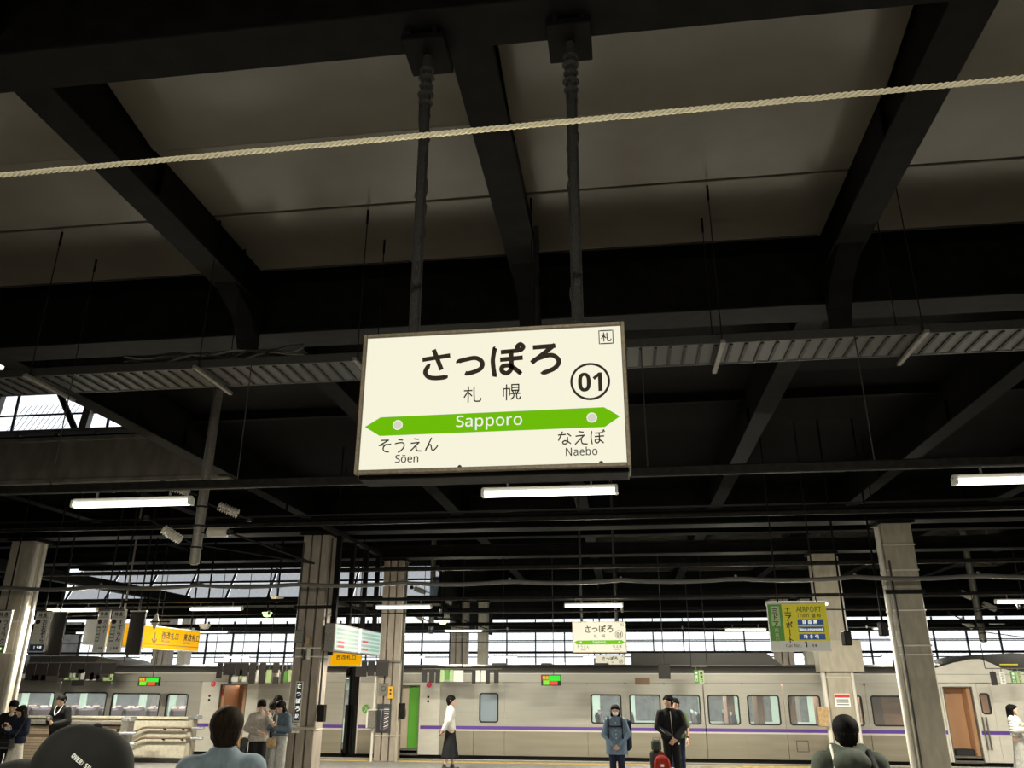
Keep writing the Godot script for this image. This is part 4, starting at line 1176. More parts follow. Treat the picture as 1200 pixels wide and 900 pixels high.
# strokes on a square of 100 x 100, y downwards; a stroke that starts with ~ is a smooth curve
const STROKES := {
	"さ": "12,30 88,21;43,4 66,62;~32,52 17,70 26,88 52,94 82,89",
	"っ": "~6,48 36,36 68,34 88,52 78,76 30,86",
	"ぽ": "~15,8 9,40 10,66 15,96;38,22 80,20;36,46 92,43;~64,20 64,56 63,78 50,90 36,82 38,68 58,66 76,78 90,90;~90,0 99,9 90,18 81,9 90,0",
	"ぼ": "~15,8 9,40 10,66 15,96;38,22 78,20;36,46 92,43;~64,20 64,56 63,78 50,90 36,82 38,68 58,66 76,78 90,90;84,4 88,16;94,2 98,13",
	"ろ": "16,10 74,8;74,8 10,58;~10,60 44,42 72,40 90,58 82,78 62,90 38,92",
	"そ": "24,10 74,10;74,10 14,46;10,46 92,40;~62,42 44,54 40,74 54,90 80,91",
	"う": "~34,8 50,11 68,14;~14,42 44,32 70,34 78,52 66,78 36,96",
	"え": "~36,6 54,10 70,12;18,38 72,34;72,34 12,94;~42,64 52,62 54,78 62,92 92,92",
	"ん": "48,6 10,94;~14,86 34,56 46,54 50,72 56,90 70,90 92,58",
	"な": "10,26 56,24;36,6 10,64;68,16 92,36;~70,42 70,70 62,88 42,88 38,76 52,68 72,74 92,90",
	"札": "6,28 48,28;28,6 28,96;28,30 6,66;30,40 48,60;~62,6 62,78 66,90 80,92 94,90 95,74",
	"幌": "8,30 8,74;8,30 42,30;42,30 42,70;25,8 25,96;54,8 54,42;54,8 92,8;92,8 92,42;54,25 92,25;54,42 92,42;74,42 74,60;50,60 98,60;58,46 64,56;90,46 84,56;~66,60 64,80 48,94;~82,60 82,84 88,92 98,90 98,80",
	"三": "15,18 85,18;22,50 78,50;8,84 92,84",
	"ド": "36,6 36,96;36,40 76,60;66,8 76,26;82,4 92,22",
	"ア": "10,16 88,16;88,16 62,46;~50,34 48,66 22,94",
	"エ": "14,16 86,16;50,16 50,84;6,84 94,84",
	"ポ": "8,30 84,30;48,6 48,94;28,48 12,82;68,48 86,80;~90,4 97,11 90,18 83,11 90,4",
	"ー": "50,6 50,94",
	"ト": "40,4 40,96;40,36 80,58",
	"自": "50,2 40,16;20,16 20,96;20,16 80,16;80,16 80,96;20,42 80,42;20,66 80,66;20,92 80,92",
	"由": "16,30 16,94;16,30 84,30;84,30 84,94;50,4 50,92;16,60 84,60;16,92 84,92",
	"席": "50,2 50,14;12,14 92,14;~18,14 18,60 6,96;26,34 90,34;42,24 42,50;72,24 72,50;42,50 72,50;28,62 28,90;28,62 86,62;86,62 86,88;57,50 57,98",
	"자": "8,18 56,18;32,18 8,80;34,50 58,80;76,4 76,96;76,46 96,46",
	"유": "~50,4 68,20 50,36 32,20 50,4;8,52 92,52;34,52 34,90;64,52 64,90",
	"석": "30,8 8,52;30,26 54,50;80,4 80,56;56,30 80,30;20,66 80,66;80,66 80,96",
	"열": "~30,4 46,20 30,36 14,20 30,4;78,4 78,44;56,16 78,16;56,30 78,30;24,54 78,54;78,54 78,74;24,74 78,74;24,74 24,94;24,94 80,94",
	"차": "22,6 46,6;8,24 58,24;32,24 8,80;34,50 58,80;76,4 76,96;76,46 96,46",
	"乗": "70,4 20,14;8,26 92,26;50,10 50,98;26,16 26,56;74,16 74,56;14,42 86,42;10,58 90,58;48,58 8,92;52,58 92,92",
	"車": "10,16 90,16;50,2 50,98;20,30 80,30;20,30 20,66;80,30 80,66;20,48 80,48;20,66 80,66;4,82 96,82",
	"口": "18,18 18,90;18,18 82,18;82,18 82,90;18,86 82,86",
	"特": "8,34 44,34;26,4 26,96;16,14 8,34;4,68 46,56;52,18 92,18;72,4 72,38;48,38 98,38;50,58 98,58;82,44 82,92;82,92 68,88;60,68 68,80",
	"急": "40,2 14,30;34,14 68,14;68,14 58,28;20,30 76,30;76,30 76,62;20,46 76,46;18,62 76,62;12,76 6,92;~30,72 30,92 66,94 70,82;50,70 56,80;82,72 94,90",
	"カ": "10,28 84,28;~84,28 80,90 66,92;~46,6 42,60 12,94",
	"ム": "~46,8 34,50 16,82;10,84 86,78;66,54 92,94",
	"イ": "~80,6 50,40 10,58;56,38 56,96",
	"す": "8,24 92,24;~56,4 56,50 50,68 38,62 40,48 54,46 58,66 44,96",
	"ず": "8,24 80,24;~56,4 56,50 50,68 38,62 40,48 54,46 58,66 44,96;82,4 88,16;92,2 98,13",
	"ら": "~40,6 54,12 66,18;~30,28 24,62 60,48 82,60 72,84 30,94",
	"お": "10,28 62,28;~36,6 36,80 24,88 12,76 34,58 70,52 88,68 78,86 56,90;76,18 92,34",
	"ぞ": "24,10 70,10;70,10 14,46;10,46 92,40;~62,42 44,54 40,74 54,90 80,91;82,8 88,20;92,4 98,16",
	"ラ": "20,10 80,10;12,36 86,36;~86,36 72,74 30,96",
	"ク": "~40,6 28,34 8,56;36,20 84,20;~84,20 70,66 24,96",
	"西": "6,12 94,12;16,32 16,94;16,32 84,32;84,32 84,94;16,90 84,90;~40,12 40,44 24,64;60,12 60,60;60,60 76,58",
	"東": "8,16 92,16;50,2 50,98;20,30 80,30;20,30 20,60;80,30 80,60;20,45 80,45;20,60 80,60;48,62 8,92;52,62 92,92",
	"改": "8,14 46,14;46,14 46,44;10,44 46,44;10,44 10,88;10,88 46,76;66,4 54,38;60,24 96,24;~84,24 76,66 50,96;~60,38 74,76 96,96",
	"号": "26,6 26,36;26,6 74,6;74,6 74,36;26,36 74,36;6,50 94,50;36,50 32,66;32,66 78,66;~78,66 76,94 56,94",
	"駅": "10,6 10,66;10,6 46,6;10,24 42,24;10,42 42,42;28,6 28,64;10,64 48,64;~48,64 46,94 38,94;8,76 6,92;18,76 20,88;30,74 33,86;56,8 56,60;56,8 90,8;90,8 90,44;56,44 90,44;~56,44 54,74 44,98;~70,44 80,76 98,96",
	"↓": "50,2 50,96;50,96 18,62;50,96 82,62",
	"サ": "6,32 94,32;30,8 30,62;~72,8 72,60 40,96",
	"ッ": "20,40 28,58;46,36 52,54;~82,40 72,74 36,92",
	"ロ": "16,18 16,88;16,18 84,18;84,18 84,88;16,86 84,86",
}

func curve(pts: PackedVector2Array) -> PackedVector2Array:
	var closed := pts[0].distance_to(pts[-1]) < 0.5
	var out := PackedVector2Array()
	var n := pts.size()
	for i in n - 1:
		var a := pts[i - 1] if i > 0 else (pts[n - 2] if closed else pts[0] * 2.0 - pts[1])
		var d := pts[i + 2] if i + 2 < n else (pts[1] if closed else pts[n - 1] * 2.0 - pts[n - 2])
		for k in 7:
			out.append(pts[i].cubic_interpolate(pts[i + 1], a, d, k / 7.0))
	out.append(pts[n - 1])
	return out

# adds one character to g: its square has the top left corner at (x, y) and the side s; w is the stroke width in parts of s
func ink(g: Geo, ch: String, x: float, y: float, s: float, w: float, z: float, wide := 1.0) -> void:
	if not STROKES.has(ch):
		return
	var lift := 0.0
	for st in STROKES[ch].split(";"):
		lift += 0.0003
		var smooth: bool = st.begins_with("~")
		var pts := PackedVector2Array()
		for q in st.trim_prefix("~").split(" "):
			var c: PackedStringArray = q.split(",")
			pts.append(Vector2(x + float(c[0]) * 0.01 * s * wide, y - float(c[1]) * 0.01 * s))
		if smooth:
			pts = curve(pts)
		var l := PackedVector2Array()
		var r := PackedVector2Array()
		var h := w * s * 0.5
		for i in pts.size():
			var d := (pts[mini(i + 1, pts.size() - 1)] - pts[maxi(i - 1, 0)]).normalized()
			if pts.size() > 2 and pts[0].distance_to(pts[-1]) < 0.0001 and (i == 0 or i == pts.size() - 1):
				d = (pts[1] - pts[-2]).normalized()
			var o := Vector2(-d.y, d.x) * h
			var ext := Vector2.ZERO
			if not smooth:
				ext = (pts[i] - pts[1 - i]).normalized() * h * 0.85
			l.append(pts[i] + o + ext)
			r.append(pts[i] - o + ext)
		var t := 0.0025 + lift
		for i in pts.size() - 1:
			var a := Vector3(l[i].x, l[i].y, z + t); var b := Vector3(l[i + 1].x, l[i + 1].y, z + t)
			var c := Vector3(r[i + 1].x, r[i + 1].y, z + t); var d := Vector3(r[i].x, r[i].y, z + t)
			g.flat(a, b, c, d, Vector3.BACK)
			var e := Vector3(0, 0, -t)
			var m := Vector3(l[i].x - r[i].x, l[i].y - r[i].y, 0).normalized()
			g.quad(a, b, b + e, a + e, m)
			g.quad(d, c, c + e, d + e, -m)

func across(text: String, x: float, y: float, s: float, gap: float, w: float, z := 0.0, wide := 1.0) -> Geo:
	var g := geo()
	for i in text.length():
		ink(g, text[i], x + (s * wide + gap) * i, y, s, w, z, wide)
	return g

func down(text: String, x: float, y: float, s: float, gap: float, w: float, z := 0.0, wide := 1.0) -> Geo:
	var g := geo()
	for i in text.length():
		ink(g, text[i], x, y - (s + gap) * i, s, w, z, wide)
	return g

# Latin text: x is the left edge, y the baseline, h the height of a capital
func latin(parent: Node3D, text: String, x: float, y: float, h: float, m: Material, z := 0.0, width := 0.0, bold := false, basis := Basis.IDENTITY) -> void:
	var tm := TextMesh.new()
	var f := SystemFont.new()
	f.font_names = PackedStringArray(["Droid Sans"])
	if bold:
		f.font_weight = 700
	tm.font = f
	tm.text = text
	tm.font_size = 64
	tm.pixel_size = h / 46.0
	tm.depth = 0.004
	tm.curve_step = 1.0
	tm.horizontal_alignment = HORIZONTAL_ALIGNMENT_LEFT
	tm.vertical_alignment = VERTICAL_ALIGNMENT_BOTTOM
	var box := tm.get_aabb()
	var k := width / box.size.x if width > 0.0 else 1.0
	var o := MeshInstance3D.new()
	o.name = "lettering"
	o.mesh = tm
	o.material_override = m
	var ty := 0.0
	# without descenders the lowest point is the baseline
	for ch in ["p", "g", "y", "q", "j"]:
		if text.contains(ch):
			ty = h * 0.29
			break
	o.transform = Transform3D(basis * Basis.from_scale(Vector3(k, 1, 1)), Vector3(x, y, z) + basis * Vector3(-box.position.x * k, -box.position.y - ty, 0))
	parent.add_child(o, true)

func disc(x: float, y: float, r: float, z: float, thick := 0.003) -> Geo:
	return geo().rod(Vector3(x, y, z), Vector3(x, y, z + thick), r, 28)

func ring(x: float, y: float, r0: float, r1: float, z: float, thick := 0.003) -> Geo:
	var g := geo()
	for i in 36:
		var a := TAU * i / 36.0
		var b := TAU * (i + 1) / 36.0
		var p := Vector3(cos(a), sin(a), 0)
		var q := Vector3(cos(b), sin(b), 0)
		var o := Vector3(x, y, z + thick)
		g.quad(o + p * r0, o + p * r1, o + q * r1, o + q * r0, Vector3.BACK)
		g.quad(o + p * r1, o + q * r1, o + q * r1 - Vector3(0, 0, thick), o + p * r1 - Vector3(0, 0, thick), (p + q).normalized())
		g.quad(o + p * r0, o + q * r0, o + q * r0 - Vector3(0, 0, thick), o + p * r0 - Vector3(0, 0, thick), -(p + q).normalized())
	return g

func frame(x0: float, x1: float, y0: float, y1: float, w: float, z0: float, z1: float) -> Geo:
	return geo().span(Vector3(x0, y0, z0), Vector3(x0 + w, y1, z1), 0.004).span(Vector3(x1 - w, y0, z0), Vector3(x1, y1, z1), 0.004).span(Vector3(x0 + w, y1 - w, z0), Vector3(x1 - w, y1, z1), 0.004).span(Vector3(x0 + w, y0, z0), Vector3(x1 - w, y0 + w, z1), 0.004)

# ---------- signs ----------

# the lit station sign: face from (-0.748, -0.405) to (0.748, 0.405), z = 0 is its face
func station_sign(label: String, pos: Vector3, s: float, face: Material, poles: float) -> Node3D:
	var o := thing("station_sign", label, "station sign", pos, 0.0, "lit station name signs")
	o.scale = Vector3(s, s, s)
	var bz: Material = M.bronze
	part("case", geo().span(Vector3(-0.772, -0.424, -0.24), Vector3(0.772, 0.424, -0.012), 0.006), bz, o)
	part("case_lip", geo().span(Vector3(-0.76, -0.45, -0.22), Vector3(0.76, -0.424, -0.03), 0.006), M.dark_steel, o)
	part("frame", frame(-0.772, 0.772, -0.428, 0.428, 0.024, -0.02, 0.014), bz, o)
	part("face_panel", slab(Vector3(-0.75, -0.406, -0.012), Vector3(0.75, 0.406, 0.0)), face, o)
	var arrow := PackedVector2Array([Vector2(-0.729, -0.148), Vector2(-0.639, -0.0935), Vector2(0.637, -0.0855), Vector2(0.722, -0.142), Vector2(0.637, -0.2), Vector2(-0.639, -0.205)])
	part("arrow_band", geo().prism(arrow, 0.0005, 0.002), M.sign_green, o)
	for x in [-0.536, 0.568]:
		part("dot", disc(x, -0.144, 0.024, 0.002, 0.0015), M.sign_dot, o)
		part("dot_ring", ring(x, -0.144, 0.024, 0.029, 0.002), M.sign_white, o)
	var g := geo()
	ink(g, "さ", -0.42, 0.309, 0.188, 0.14, 0.0)
	ink(g, "っ", -0.204, 0.304, 0.172, 0.155, 0.0)
	ink(g, "ぽ", -0.008, 0.319, 0.196, 0.135, 0.0)
	ink(g, "ろ", 0.224, 0.314, 0.185, 0.145, 0.0)
	part("lettering", g, M.sign_ink, o)
	var g2 := geo()
	ink(g2, "札", -0.16, 0.076, 0.104, 0.066, 0.0)
	part("lettering", g2, M.sign_ink, o)
	g2 = geo()
	ink(g2, "幌", 0.064, 0.08, 0.104, 0.062, 0.0)
	part("lettering", g2, M.sign_ink, o)
	part("lettering", across("そうえん", -0.646, -0.224, 0.082, 0.008, 0.08), M.sign_ink, o)
	part("lettering", across("なえぼ", 0.373, -0.216, 0.082, 0.008, 0.08), M.sign_ink, o)
	latin(o, "Sōen", -0.54, -0.366, 0.045, M.sign_ink, 0.001, 0.133)
	latin(o, "Naebo", 0.42, -0.358, 0.045, M.sign_ink, 0.001, 0.172)
	latin(o, "Sapporo", -0.196, -0.172, 0.066, M.sign_white, 0.004, 0.375)
	part("number_ring", ring(0.565, 0.071, 0.099, 0.112, 0.0), M.sign_ink, o)
	latin(o, "01", 0.497, 0.012, 0.11, M.sign_ink, 0.001, 0.135, true)
	part("emblem_frame", frame(0.622, 0.706, 0.295, 0.381, 0.005, 0.0, 0.003), M.ink, o)
	var g3 := geo()
	ink(g3, "札", 0.635, 0.368, 0.058, 0.1, 0.0)
	part("lettering", g3, M.ink, o)
	for e in [[-0.5, 0.006, 0.012], [0.28, -0.1, 0.01]]:
		part("drop", geo().ball(Vector3(e[0] + 0.33, -0.402, 0.004), Vector3(0.012, e[2], 0.006), 8, 5), M.ink_grey, o)
	for x in [-0.5, 0.5]:
		var p := PackedVector3Array()
		part("hanger_pole", geo().rod(Vector3(x, 0.42, -0.12), Vector3(x, poles, -0.12), 0.036, 12), M.rusty_pole, o)
		var rng := RandomNumberGenerator.new()
		rng.seed = int(x * 100) + 90
		var rust := geo()
		for i in 46:
			var t := pow(rng.randf(), 0.6)
			var a := rng.randf() * TAU
			rust.ball(Vector3(x + 0.034 * cos(a), 0.6 + t * (poles - 0.75), -0.12 + 0.034 * sin(a)), Vector3(0.012, 0.02 + 0.04 * rng.randf(), 0.012), 6, 4)
		for i in 5:
			rust.cone(Vector3(x, poles - 0.5 + 0.07 * i, -0.12), Vector3(x, poles - 0.475 + 0.07 * i, -0.12), 0.03, 0.052 + 0.008 * (i % 2), 10)
		part("rust", rust, M.rusty_pole, o)
		part("base_plate", geo().box(Vector3(x, poles - 0.05, -0.12), Vector3(0.3, 0.06, 0.36), Basis.IDENTITY, 0.008).box(Vector3(x - 0.09, poles + 0.03, -0.06), Vector3(0.03, 0.14, 0.3)).box(Vector3(x + 0.09, poles + 0.03, -0.06), Vector3(0.03, 0.14, 0.3)), M.beam_steel, o)
	return o

func name_board(called: String, label: String, tl: Vector3, br: Vector3, name: String, foot: Material, oval: Material, green: Material) -> void:
	var w := br.x - tl.x
	var h := tl.y - br.y
	var o := thing(called, label, "train sign", Vector3(tl.x, br.y, tl.z), 0.0, "hanging train name boards")
	part("board", geo().span(Vector3(0, 0, -0.06), Vector3(w, h, 0), 0.008), M.board_grey, o)
	part("top_rail", geo().span(Vector3(0.004, h, -0.07), Vector3(w - 0.004, h + 0.03, 0.01)), M.grey_steel, o)
	part("drop_rod", geo().rod(Vector3(w * 0.5, h, -0.03), Vector3(w * 0.5, (6.35 if tl.x < -9.2 else 7.28) - br.y, -0.03), 0.018), M.dark_steel, o)
	part("lettering", across("特急", w * 0.2, h * 0.97, w * 0.26, w * 0.08, 0.12), M.ink, o)
	part("rule", slab(Vector3(w * 0.05, h * 0.845, 0), Vector3(w * 0.95, h * 0.855, 0.003)), M.ink_grey, o)
	part("lettering", down(name, w * 0.56, h * 0.8, w * 0.34, w * 0.03, 0.12), M.ink, o)
	part("oval", geo().ball(Vector3(w * 0.24, h * 0.74, 0), Vector3(w * 0.18, h * 0.06, 0.006), 14, 6), oval, o)
	part("green_panel", slab(Vector3(w * 0.1, h * 0.26, 0), Vector3(w * 0.42, h * 0.62, 0.003)), green, o)
	for i in 4:
		part("panel_rule", slab(Vector3(w * 0.13, h * (0.29 + 0.08 * i), 0.003), Vector3(w * 0.39, h * (0.34 + 0.08 * i), 0.005)), M.board_grey, o)
	part("foot_panel", slab(Vector3(0.004, 0.004, 0), Vector3(w - 0.004, h * 0.17, 0.004)), foot, o)
	latin(o, "1", w * 0.28, h * 0.045, h * 0.08, M.ink if foot == M.board_grey else M.sign_white, 0.004)
	part("lettering", across("号車", w * 0.5, h * 0.13, w * 0.16, w * 0.02, 0.12, 0.004), M.ink if foot == M.board_grey else M.sign_white, o)

func black_board(label: String, tl: Vector3, br: Vector3, group := "black backs of hanging boards") -> void:
	var o := thing("hanging_board", label, "board", Vector3(tl.x, br.y, tl.z), 0.0, group)
	var w := br.x - tl.x
	var h := tl.y - br.y
	part("board", geo().span(Vector3(0, 0, -0.06), Vector3(w, h, 0), 0.008), M.board_back, o)
	part("top_rail", geo().span(Vector3(-0.02, h, -0.08), Vector3(w + 0.02, h + 0.03, 0.02), 0.005), M.pipe_white, o)
	part("drop_rod", geo().rod(Vector3(w * 0.5, h, -0.03), Vector3(w * 0.5, (6.35 if tl.x < -9.2 else 7.28) - br.y, -0.03), 0.018), M.dark_steel, o)

# boards for the boarding places, hung from one rail: [x0, x1, y0, y1, material, text]
func board_rack(label: String, z: float, y: float, x0: float, x1: float, boards: Array) -> void:
	var o := thing("boarding_sign_rack", label, "sign rack", Vector3(x0, y, z), 0.0, "racks of boarding place boards")
	part("rail", geo().rod(Vector3.ZERO, Vector3(x1 - x0, 0, 0), 0.014), M.grey_steel, o)
	for i in int((x1 - x0) / 1.2) + 2:
		var x := (x1 - x0) * i / (int((x1 - x0) / 1.2) + 1)
		part("drop_rod", geo().rod(Vector3(x, 0, 0), Vector3(x, 5.15 - y, 0), 0.01, 5), M.dark_steel, o)
	for b in boards:
		var p := part("board", geo().span(Vector3(b[0] - x0, b[2] - y, -0.012), Vector3(b[1] - x0, b[3] - y, 0.012), 0.003), b[4], o)
		part("strap", geo().span(Vector3((b[0] + b[1]) * 0.5 - x0 - 0.008, b[3] - y, -0.006), Vector3((b[0] + b[1]) * 0.5 - x0 + 0.008, maxf(0.0, b[3] - y), 0.006)), M.grey_steel, p)
		if b.size() > 5:
			var w: float = b[1] - b[0]
			part("lettering", down(b[5], b[0] - x0 + w * 0.2, b[3] - y - 0.03, minf(w * 0.6, 0.1), 0.012, 0.12, 0.012), M.sign_white if b[4] == M.sign_green_dull or b[4] == M.board_back else M.ink, p)

func signs() -> void:
	var big := station_sign("large lit station sign hung on two rusty poles, nearest the viewer", Vector3(-0.688, 3.42, -4.25), 1.0, M.sign_face, 2.68)
	lamp(big, Vector3(0, 0, 0.03), Vector2(1.44, 0.78), Basis(Vector3.UP, PI), 3.0, Color(1.0, 0.96, 0.82))
	var s2 := station_sign("smaller lit station sign above the train, over the middle platform", Vector3(-0.57, 2.929, -20.2), 0.83, M.sign_face_far, 5.0)
	lamp(s2, Vector3(0, 0, 0.03), Vector2(1.44, 0.78), Basis(Vector3.UP, PI), 2.0, Color(1.0, 0.96, 0.82))
	var s3 := station_sign("smallest lit station sign, low behind the second one over the train roof", Vector3(-0.634, 2.733, -38.2), 0.85, M.sign_face_far, 4.9)
	lamp(s3, Vector3(0, 0, 0.03), Vector2(1.44, 0.78), Basis(Vector3.UP, PI), 2.0, Color(1.0, 0.96, 0.82))
	# pale twisted rope across the top of the picture
	var rp := thing("rope", "pale twisted rope stretched across in front of the sign poles", "rope", Vector3(0, 0, -3.2))
	var ra := Vector3(-10.274, 4.336, -3.2)
	var rb := Vector3(6.267, 4.551, -3.2)
	for k in 3:
		var p := PackedVector3Array()
		for i in 1500:
			var t := i / 1499.0
			var c := ra.lerp(rb, t)
			c.y -= 0.1 * t * (1.0 - t)
			var a := TAU * (t * (rb - ra).length() / 0.096 + k / 3.0)
			p.append(Vector3(c.x, c.y + 0.0085 * sin(a), 0.0085 * cos(a)))
		part("strand", geo().tube(p, 0.0062, 7), M.rope, rp)
	# train name boards on the left
	name_board("train_name_board", "grey train name board with a green foot at the left edge", Vector3(-14.251, 3.412, -17.4), Vector3(-13.876, 2.498, -17.4), "ライラク", M.sign_green_dull, M.board_back, M.board_dull_green)
	name_board("train_name_board", "grey train name board with a dark blue foot", Vector3(-13.261, 3.385, -17.4), Vector3(-12.91, 2.533, -17.4), "おおぞら", M.board_blue, M.board_back, M.board_pale_green)
	black_board("black board back just right of the blue-footed train name board", Vector3(-12.949, 3.372, -17.5), Vector3(-12.578, 2.445, -17.5))
	name_board("train_name_board", "grey train name board with a dark oval, left of its twin", Vector3(-11.66, 3.383, -17.3), Vector3(-11.385, 2.5, -17.3), "カムイ", M.board_grey, M.board_oval, M.board_dull_green)
	name_board("train_name_board", "grey train name board with a dark oval, right of its twin", Vector3(-11.33, 3.381, -17.3), Vector3(-11.001, 2.499, -17.3), "すずらん", M.board_grey, M.board_oval2, M.board_dull_green)
	black_board("black board back between the train name boards and the yellow exit sign", Vector3(-11.01, 3.376, -17.5), Vector3(-10.652, 2.461, -17.5))
	# a yellow and white light box seen edge on behind the name boards
	var lb := thing("light_box_sign", "yellow lit sign with a white end, mostly behind the train name boards", "sign", Vector3(-12.33, 2.98, -19.4), PI / 2 + 0.02, "yellow lit direction signs")
	part("case", geo().box(Vector3(0, 0, 0), Vector3(2.7, 0.56, 0.3), Basis.IDENTITY, 0.01), M.board_white, lb)
	part("drop_rod", geo().rod(Vector3(0, 0.28, -0.05), Vector3(0, 4.3, -0.05), 0.03), M.grey_steel, lb)
	part("face_panel", geo().box(Vector3(0, 0, 0.152), Vector3(2.64, 0.5, 0.008)), M.sign_yellow, lb)
	# the yellow exit sign, along the platform
	var ya := Vector3(-10.838, 3.132, -17.75)
	var yb := Vector3(-10.75, 0, -20.3)
	var yl := Vector2(yb.x - ya.x, yb.z - ya.z).length()
	var yw := thing("exit_sign", "long yellow lit exit sign with a down arrow", "sign", Vector3((ya.x + yb.x) * 0.5, 2.865, (ya.z + yb.z) * 0.5), atan2(-(yb.z - ya.z), yb.x - ya.x), "yellow lit direction signs")
	part("case", geo().box(Vector3(0, 0, -0.13), Vector3(yl, 0.52, 0.24), Basis.IDENTITY, 0.012), M.pipe_white, yw)
	part("face_panel", geo().box(Vector3(0, 0, -0.005), Vector3(yl - 0.05, 0.47, 0.012)), M.sign_yellow, yw)
	part("arrow", down("↓", -yl * 0.5 + 0.42, 0.12, 0.26, 0.0, 0.12, 0.002), M.ink, yw)
	part("lettering", across("西改札口", -yl * 0.5 + 0.82, 0.15, 0.17, 0.02, 0.11, 0.002), M.ink, yw)
	part("lettering", across("東改札口", -yl * 0.5 + 1.78, 0.15, 0.17, 0.02, 0.11, 0.002), M.ink, yw)
	latin(yw, "West Gate", -yl * 0.5 + 0.84, -0.09, 0.055, M.ink_grey, 0.002)
	latin(yw, "East Gate", -yl * 0.5 + 1.8, -0.09, 0.055, M.ink_grey, 0.002)
	part("tube_line", geo().box(Vector3(0, -0.15, 0.004), Vector3(yl - 0.06, 0.012, 0.006)), M.ink_grey, yw)
	for x in [-1.0, 1.0]:
		part("drop_rod", geo().rod(Vector3(x, 0.26, -0.13), Vector3(x, 4.4, -0.13), 0.025), M.black_steel, yw)
	lamp(yw, Vector3(0, 0, 0.03), Vector2(yl - 0.2, 0.4), Basis(Vector3.UP, PI), 2.0, Color(1.0, 0.8, 0.25))
	# two paper-white triangular pennants over its end
	var pn := thing("pennant", "small white double triangle marker hanging over the yellow exit sign", "marker", Vector3(-10.213, 3.164, -17.2))
	part("upper_flag", geo().prism(PackedVector2Array([Vector2(-0.09, -0.02), Vector2(0.09, -0.02), Vector2(0.02, 0.17)]), -0.01, 0.01), M.porcelain, pn)
	part("lower_flag", geo().prism(PackedVector2Array([Vector2(-0.09, -0.04), Vector2(0.09, -0.04), Vector2(0.0, -0.2)]), -0.01, 0.01), M.porcelain, pn)
	part("drop_rod", geo().rod(Vector3(0.02, 0.15, 0), Vector3(0.02, 6.35 - pn.position.y, 0), 0.01), M.dark_steel, pn)
	part("bar", slab(Vector3(-0.11, -0.045, -0.015), Vector3(0.35, -0.015, 0.015)), M.dark_steel, pn)
	# departure board, along the platform, on four dark posts
	var dp := thing("departure_board", "white lit departure board with red and green rows on dark posts", "departure board", Vector3(-6.2, 2.82, -19.3), PI / 2)
	part("case", geo().box(Vector3(0, 0, -0.12), Vector3(3.5, 0.58, 0.22), Basis.IDENTITY, 0.012), M.grey_steel, dp)
	for s in [-1.0, 1.0]:
		part("screen", geo().box(Vector3(0.88 * s, 0, -0.004), Vector3(1.66, 0.52, 0.012)), M.screen_white, dp)
		for i in 5:
			part("text_row", geo().box(Vector3(0.88 * s, 0.17 - 0.088 * i, 0.004), Vector3(1.5, 0.05, 0.004)), M.screen_row, dp)
			part("time_block", geo().box(Vector3(0.88 * s + 0.25, 0.17 - 0.088 * i, 0.007), Vector3(0.36, 0.04, 0.004)), M.screen_green, dp)
			if i in [2, 4] and s > 0 or i in [3, 4] and s < 0:
				part("train_block", geo().box(Vector3(0.88 * s - 0.45, 0.17 - 0.088 * i, 0.007), Vector3(0.42, 0.05, 0.004)), M.screen_red, dp)
	part("divider", geo().box(Vector3(0, 0, 0.002), Vector3(0.1, 0.54, 0.02)), M.pipe_white, dp)
	for x in [-1.55, -0.55, 0.5, 1.5]:
		part("post", geo().box(Vector3(x, 1.27, -0.12), Vector3(0.12, 2.0, 0.1), Basis.IDENTITY, 0.008), M.black_steel, dp)
	part("post_tie", geo().box(Vector3(0, 0.75, -0.12), Vector3(3.3, 0.06, 0.06)).box(Vector3(-0.7, 2.25, -0.12), Vector3(4.7, 0.08, 0.12)), M.black_steel, dp)
	lamp(dp, Vector3(0, 0, 0.04), Vector2(3.2, 0.45), Basis(Vector3.UP, PI), 2.5, Color(0.92, 1.0, 0.97))
	black_board("tall black board back left of the white departure board", Vector3(-6.696, 3.305, -18.2), Vector3(-6.464, 2.459, -18.2))
	var y2 := thing("exit_sign", "short yellow lit sign low under the departure board", "sign", Vector3(-6.85, 2.43, -20.2), 0.35, "yellow lit direction signs")
	part("case", geo().box(Vector3(0, 0, -0.1), Vector3(0.86, 0.34, 0.18), Basis.IDENTITY, 0.01), M.pipe_white, y2)
	part("face_panel", geo().box(Vector3(0.04, 0, -0.004), Vector3(0.74, 0.3, 0.012)), M.sign_yellow, y2)
	part("lettering", across("西改札口", -0.2, 0.1, 0.11, 0.015, 0.12, 0.002), M.ink_grey, y2)
	part("drop_rod", geo().rod(Vector3(-0.3, 0.17, -0.1), Vector3(-0.3, 4.88, -0.1), 0.015).rod(Vector3(0.3, 0.17, -0.1), Vector3(0.3, 4.88, -0.1), 0.015), M.black_steel, y2)
	# airport train sign
	var al := Vector3(2.923, 3.412, -17.4)
	var ar := Vector3(4.075, 3.41, -17.4)
	var ab := Vector3(2.935, 2.496, -17.4)
	var aw := ar.x - al.x
	var ah := al.y - ab.y
	var ap := thing("airport_sign", "yellow and green airport train sign with blue seat panels", "sign", Vector3(al.x, ab.y, al.z))
	part("board", geo().span(Vector3(0, 0, -0.08), Vector3(aw, ah, 0), 0.008), M.board_white, ap)
	part("top_rail", geo().span(Vector3(-0.02, ah, -0.1), Vector3(aw, ah + 0.035, 0.02), 0.006), M.pipe_white, ap)
	part("drop_rod", geo().rod(Vector3(aw * 0.2, ah, -0.04), Vector3(aw * 0.2, 7.28 - ab.y, -0.04), 0.015).rod(Vector3(aw * 0.85, ah, -0.04), Vector3(aw * 0.85, 7.28 - ab.y, -0.04), 0.015), M.dark_steel, ap)
	var yb0 := ah * 0.22
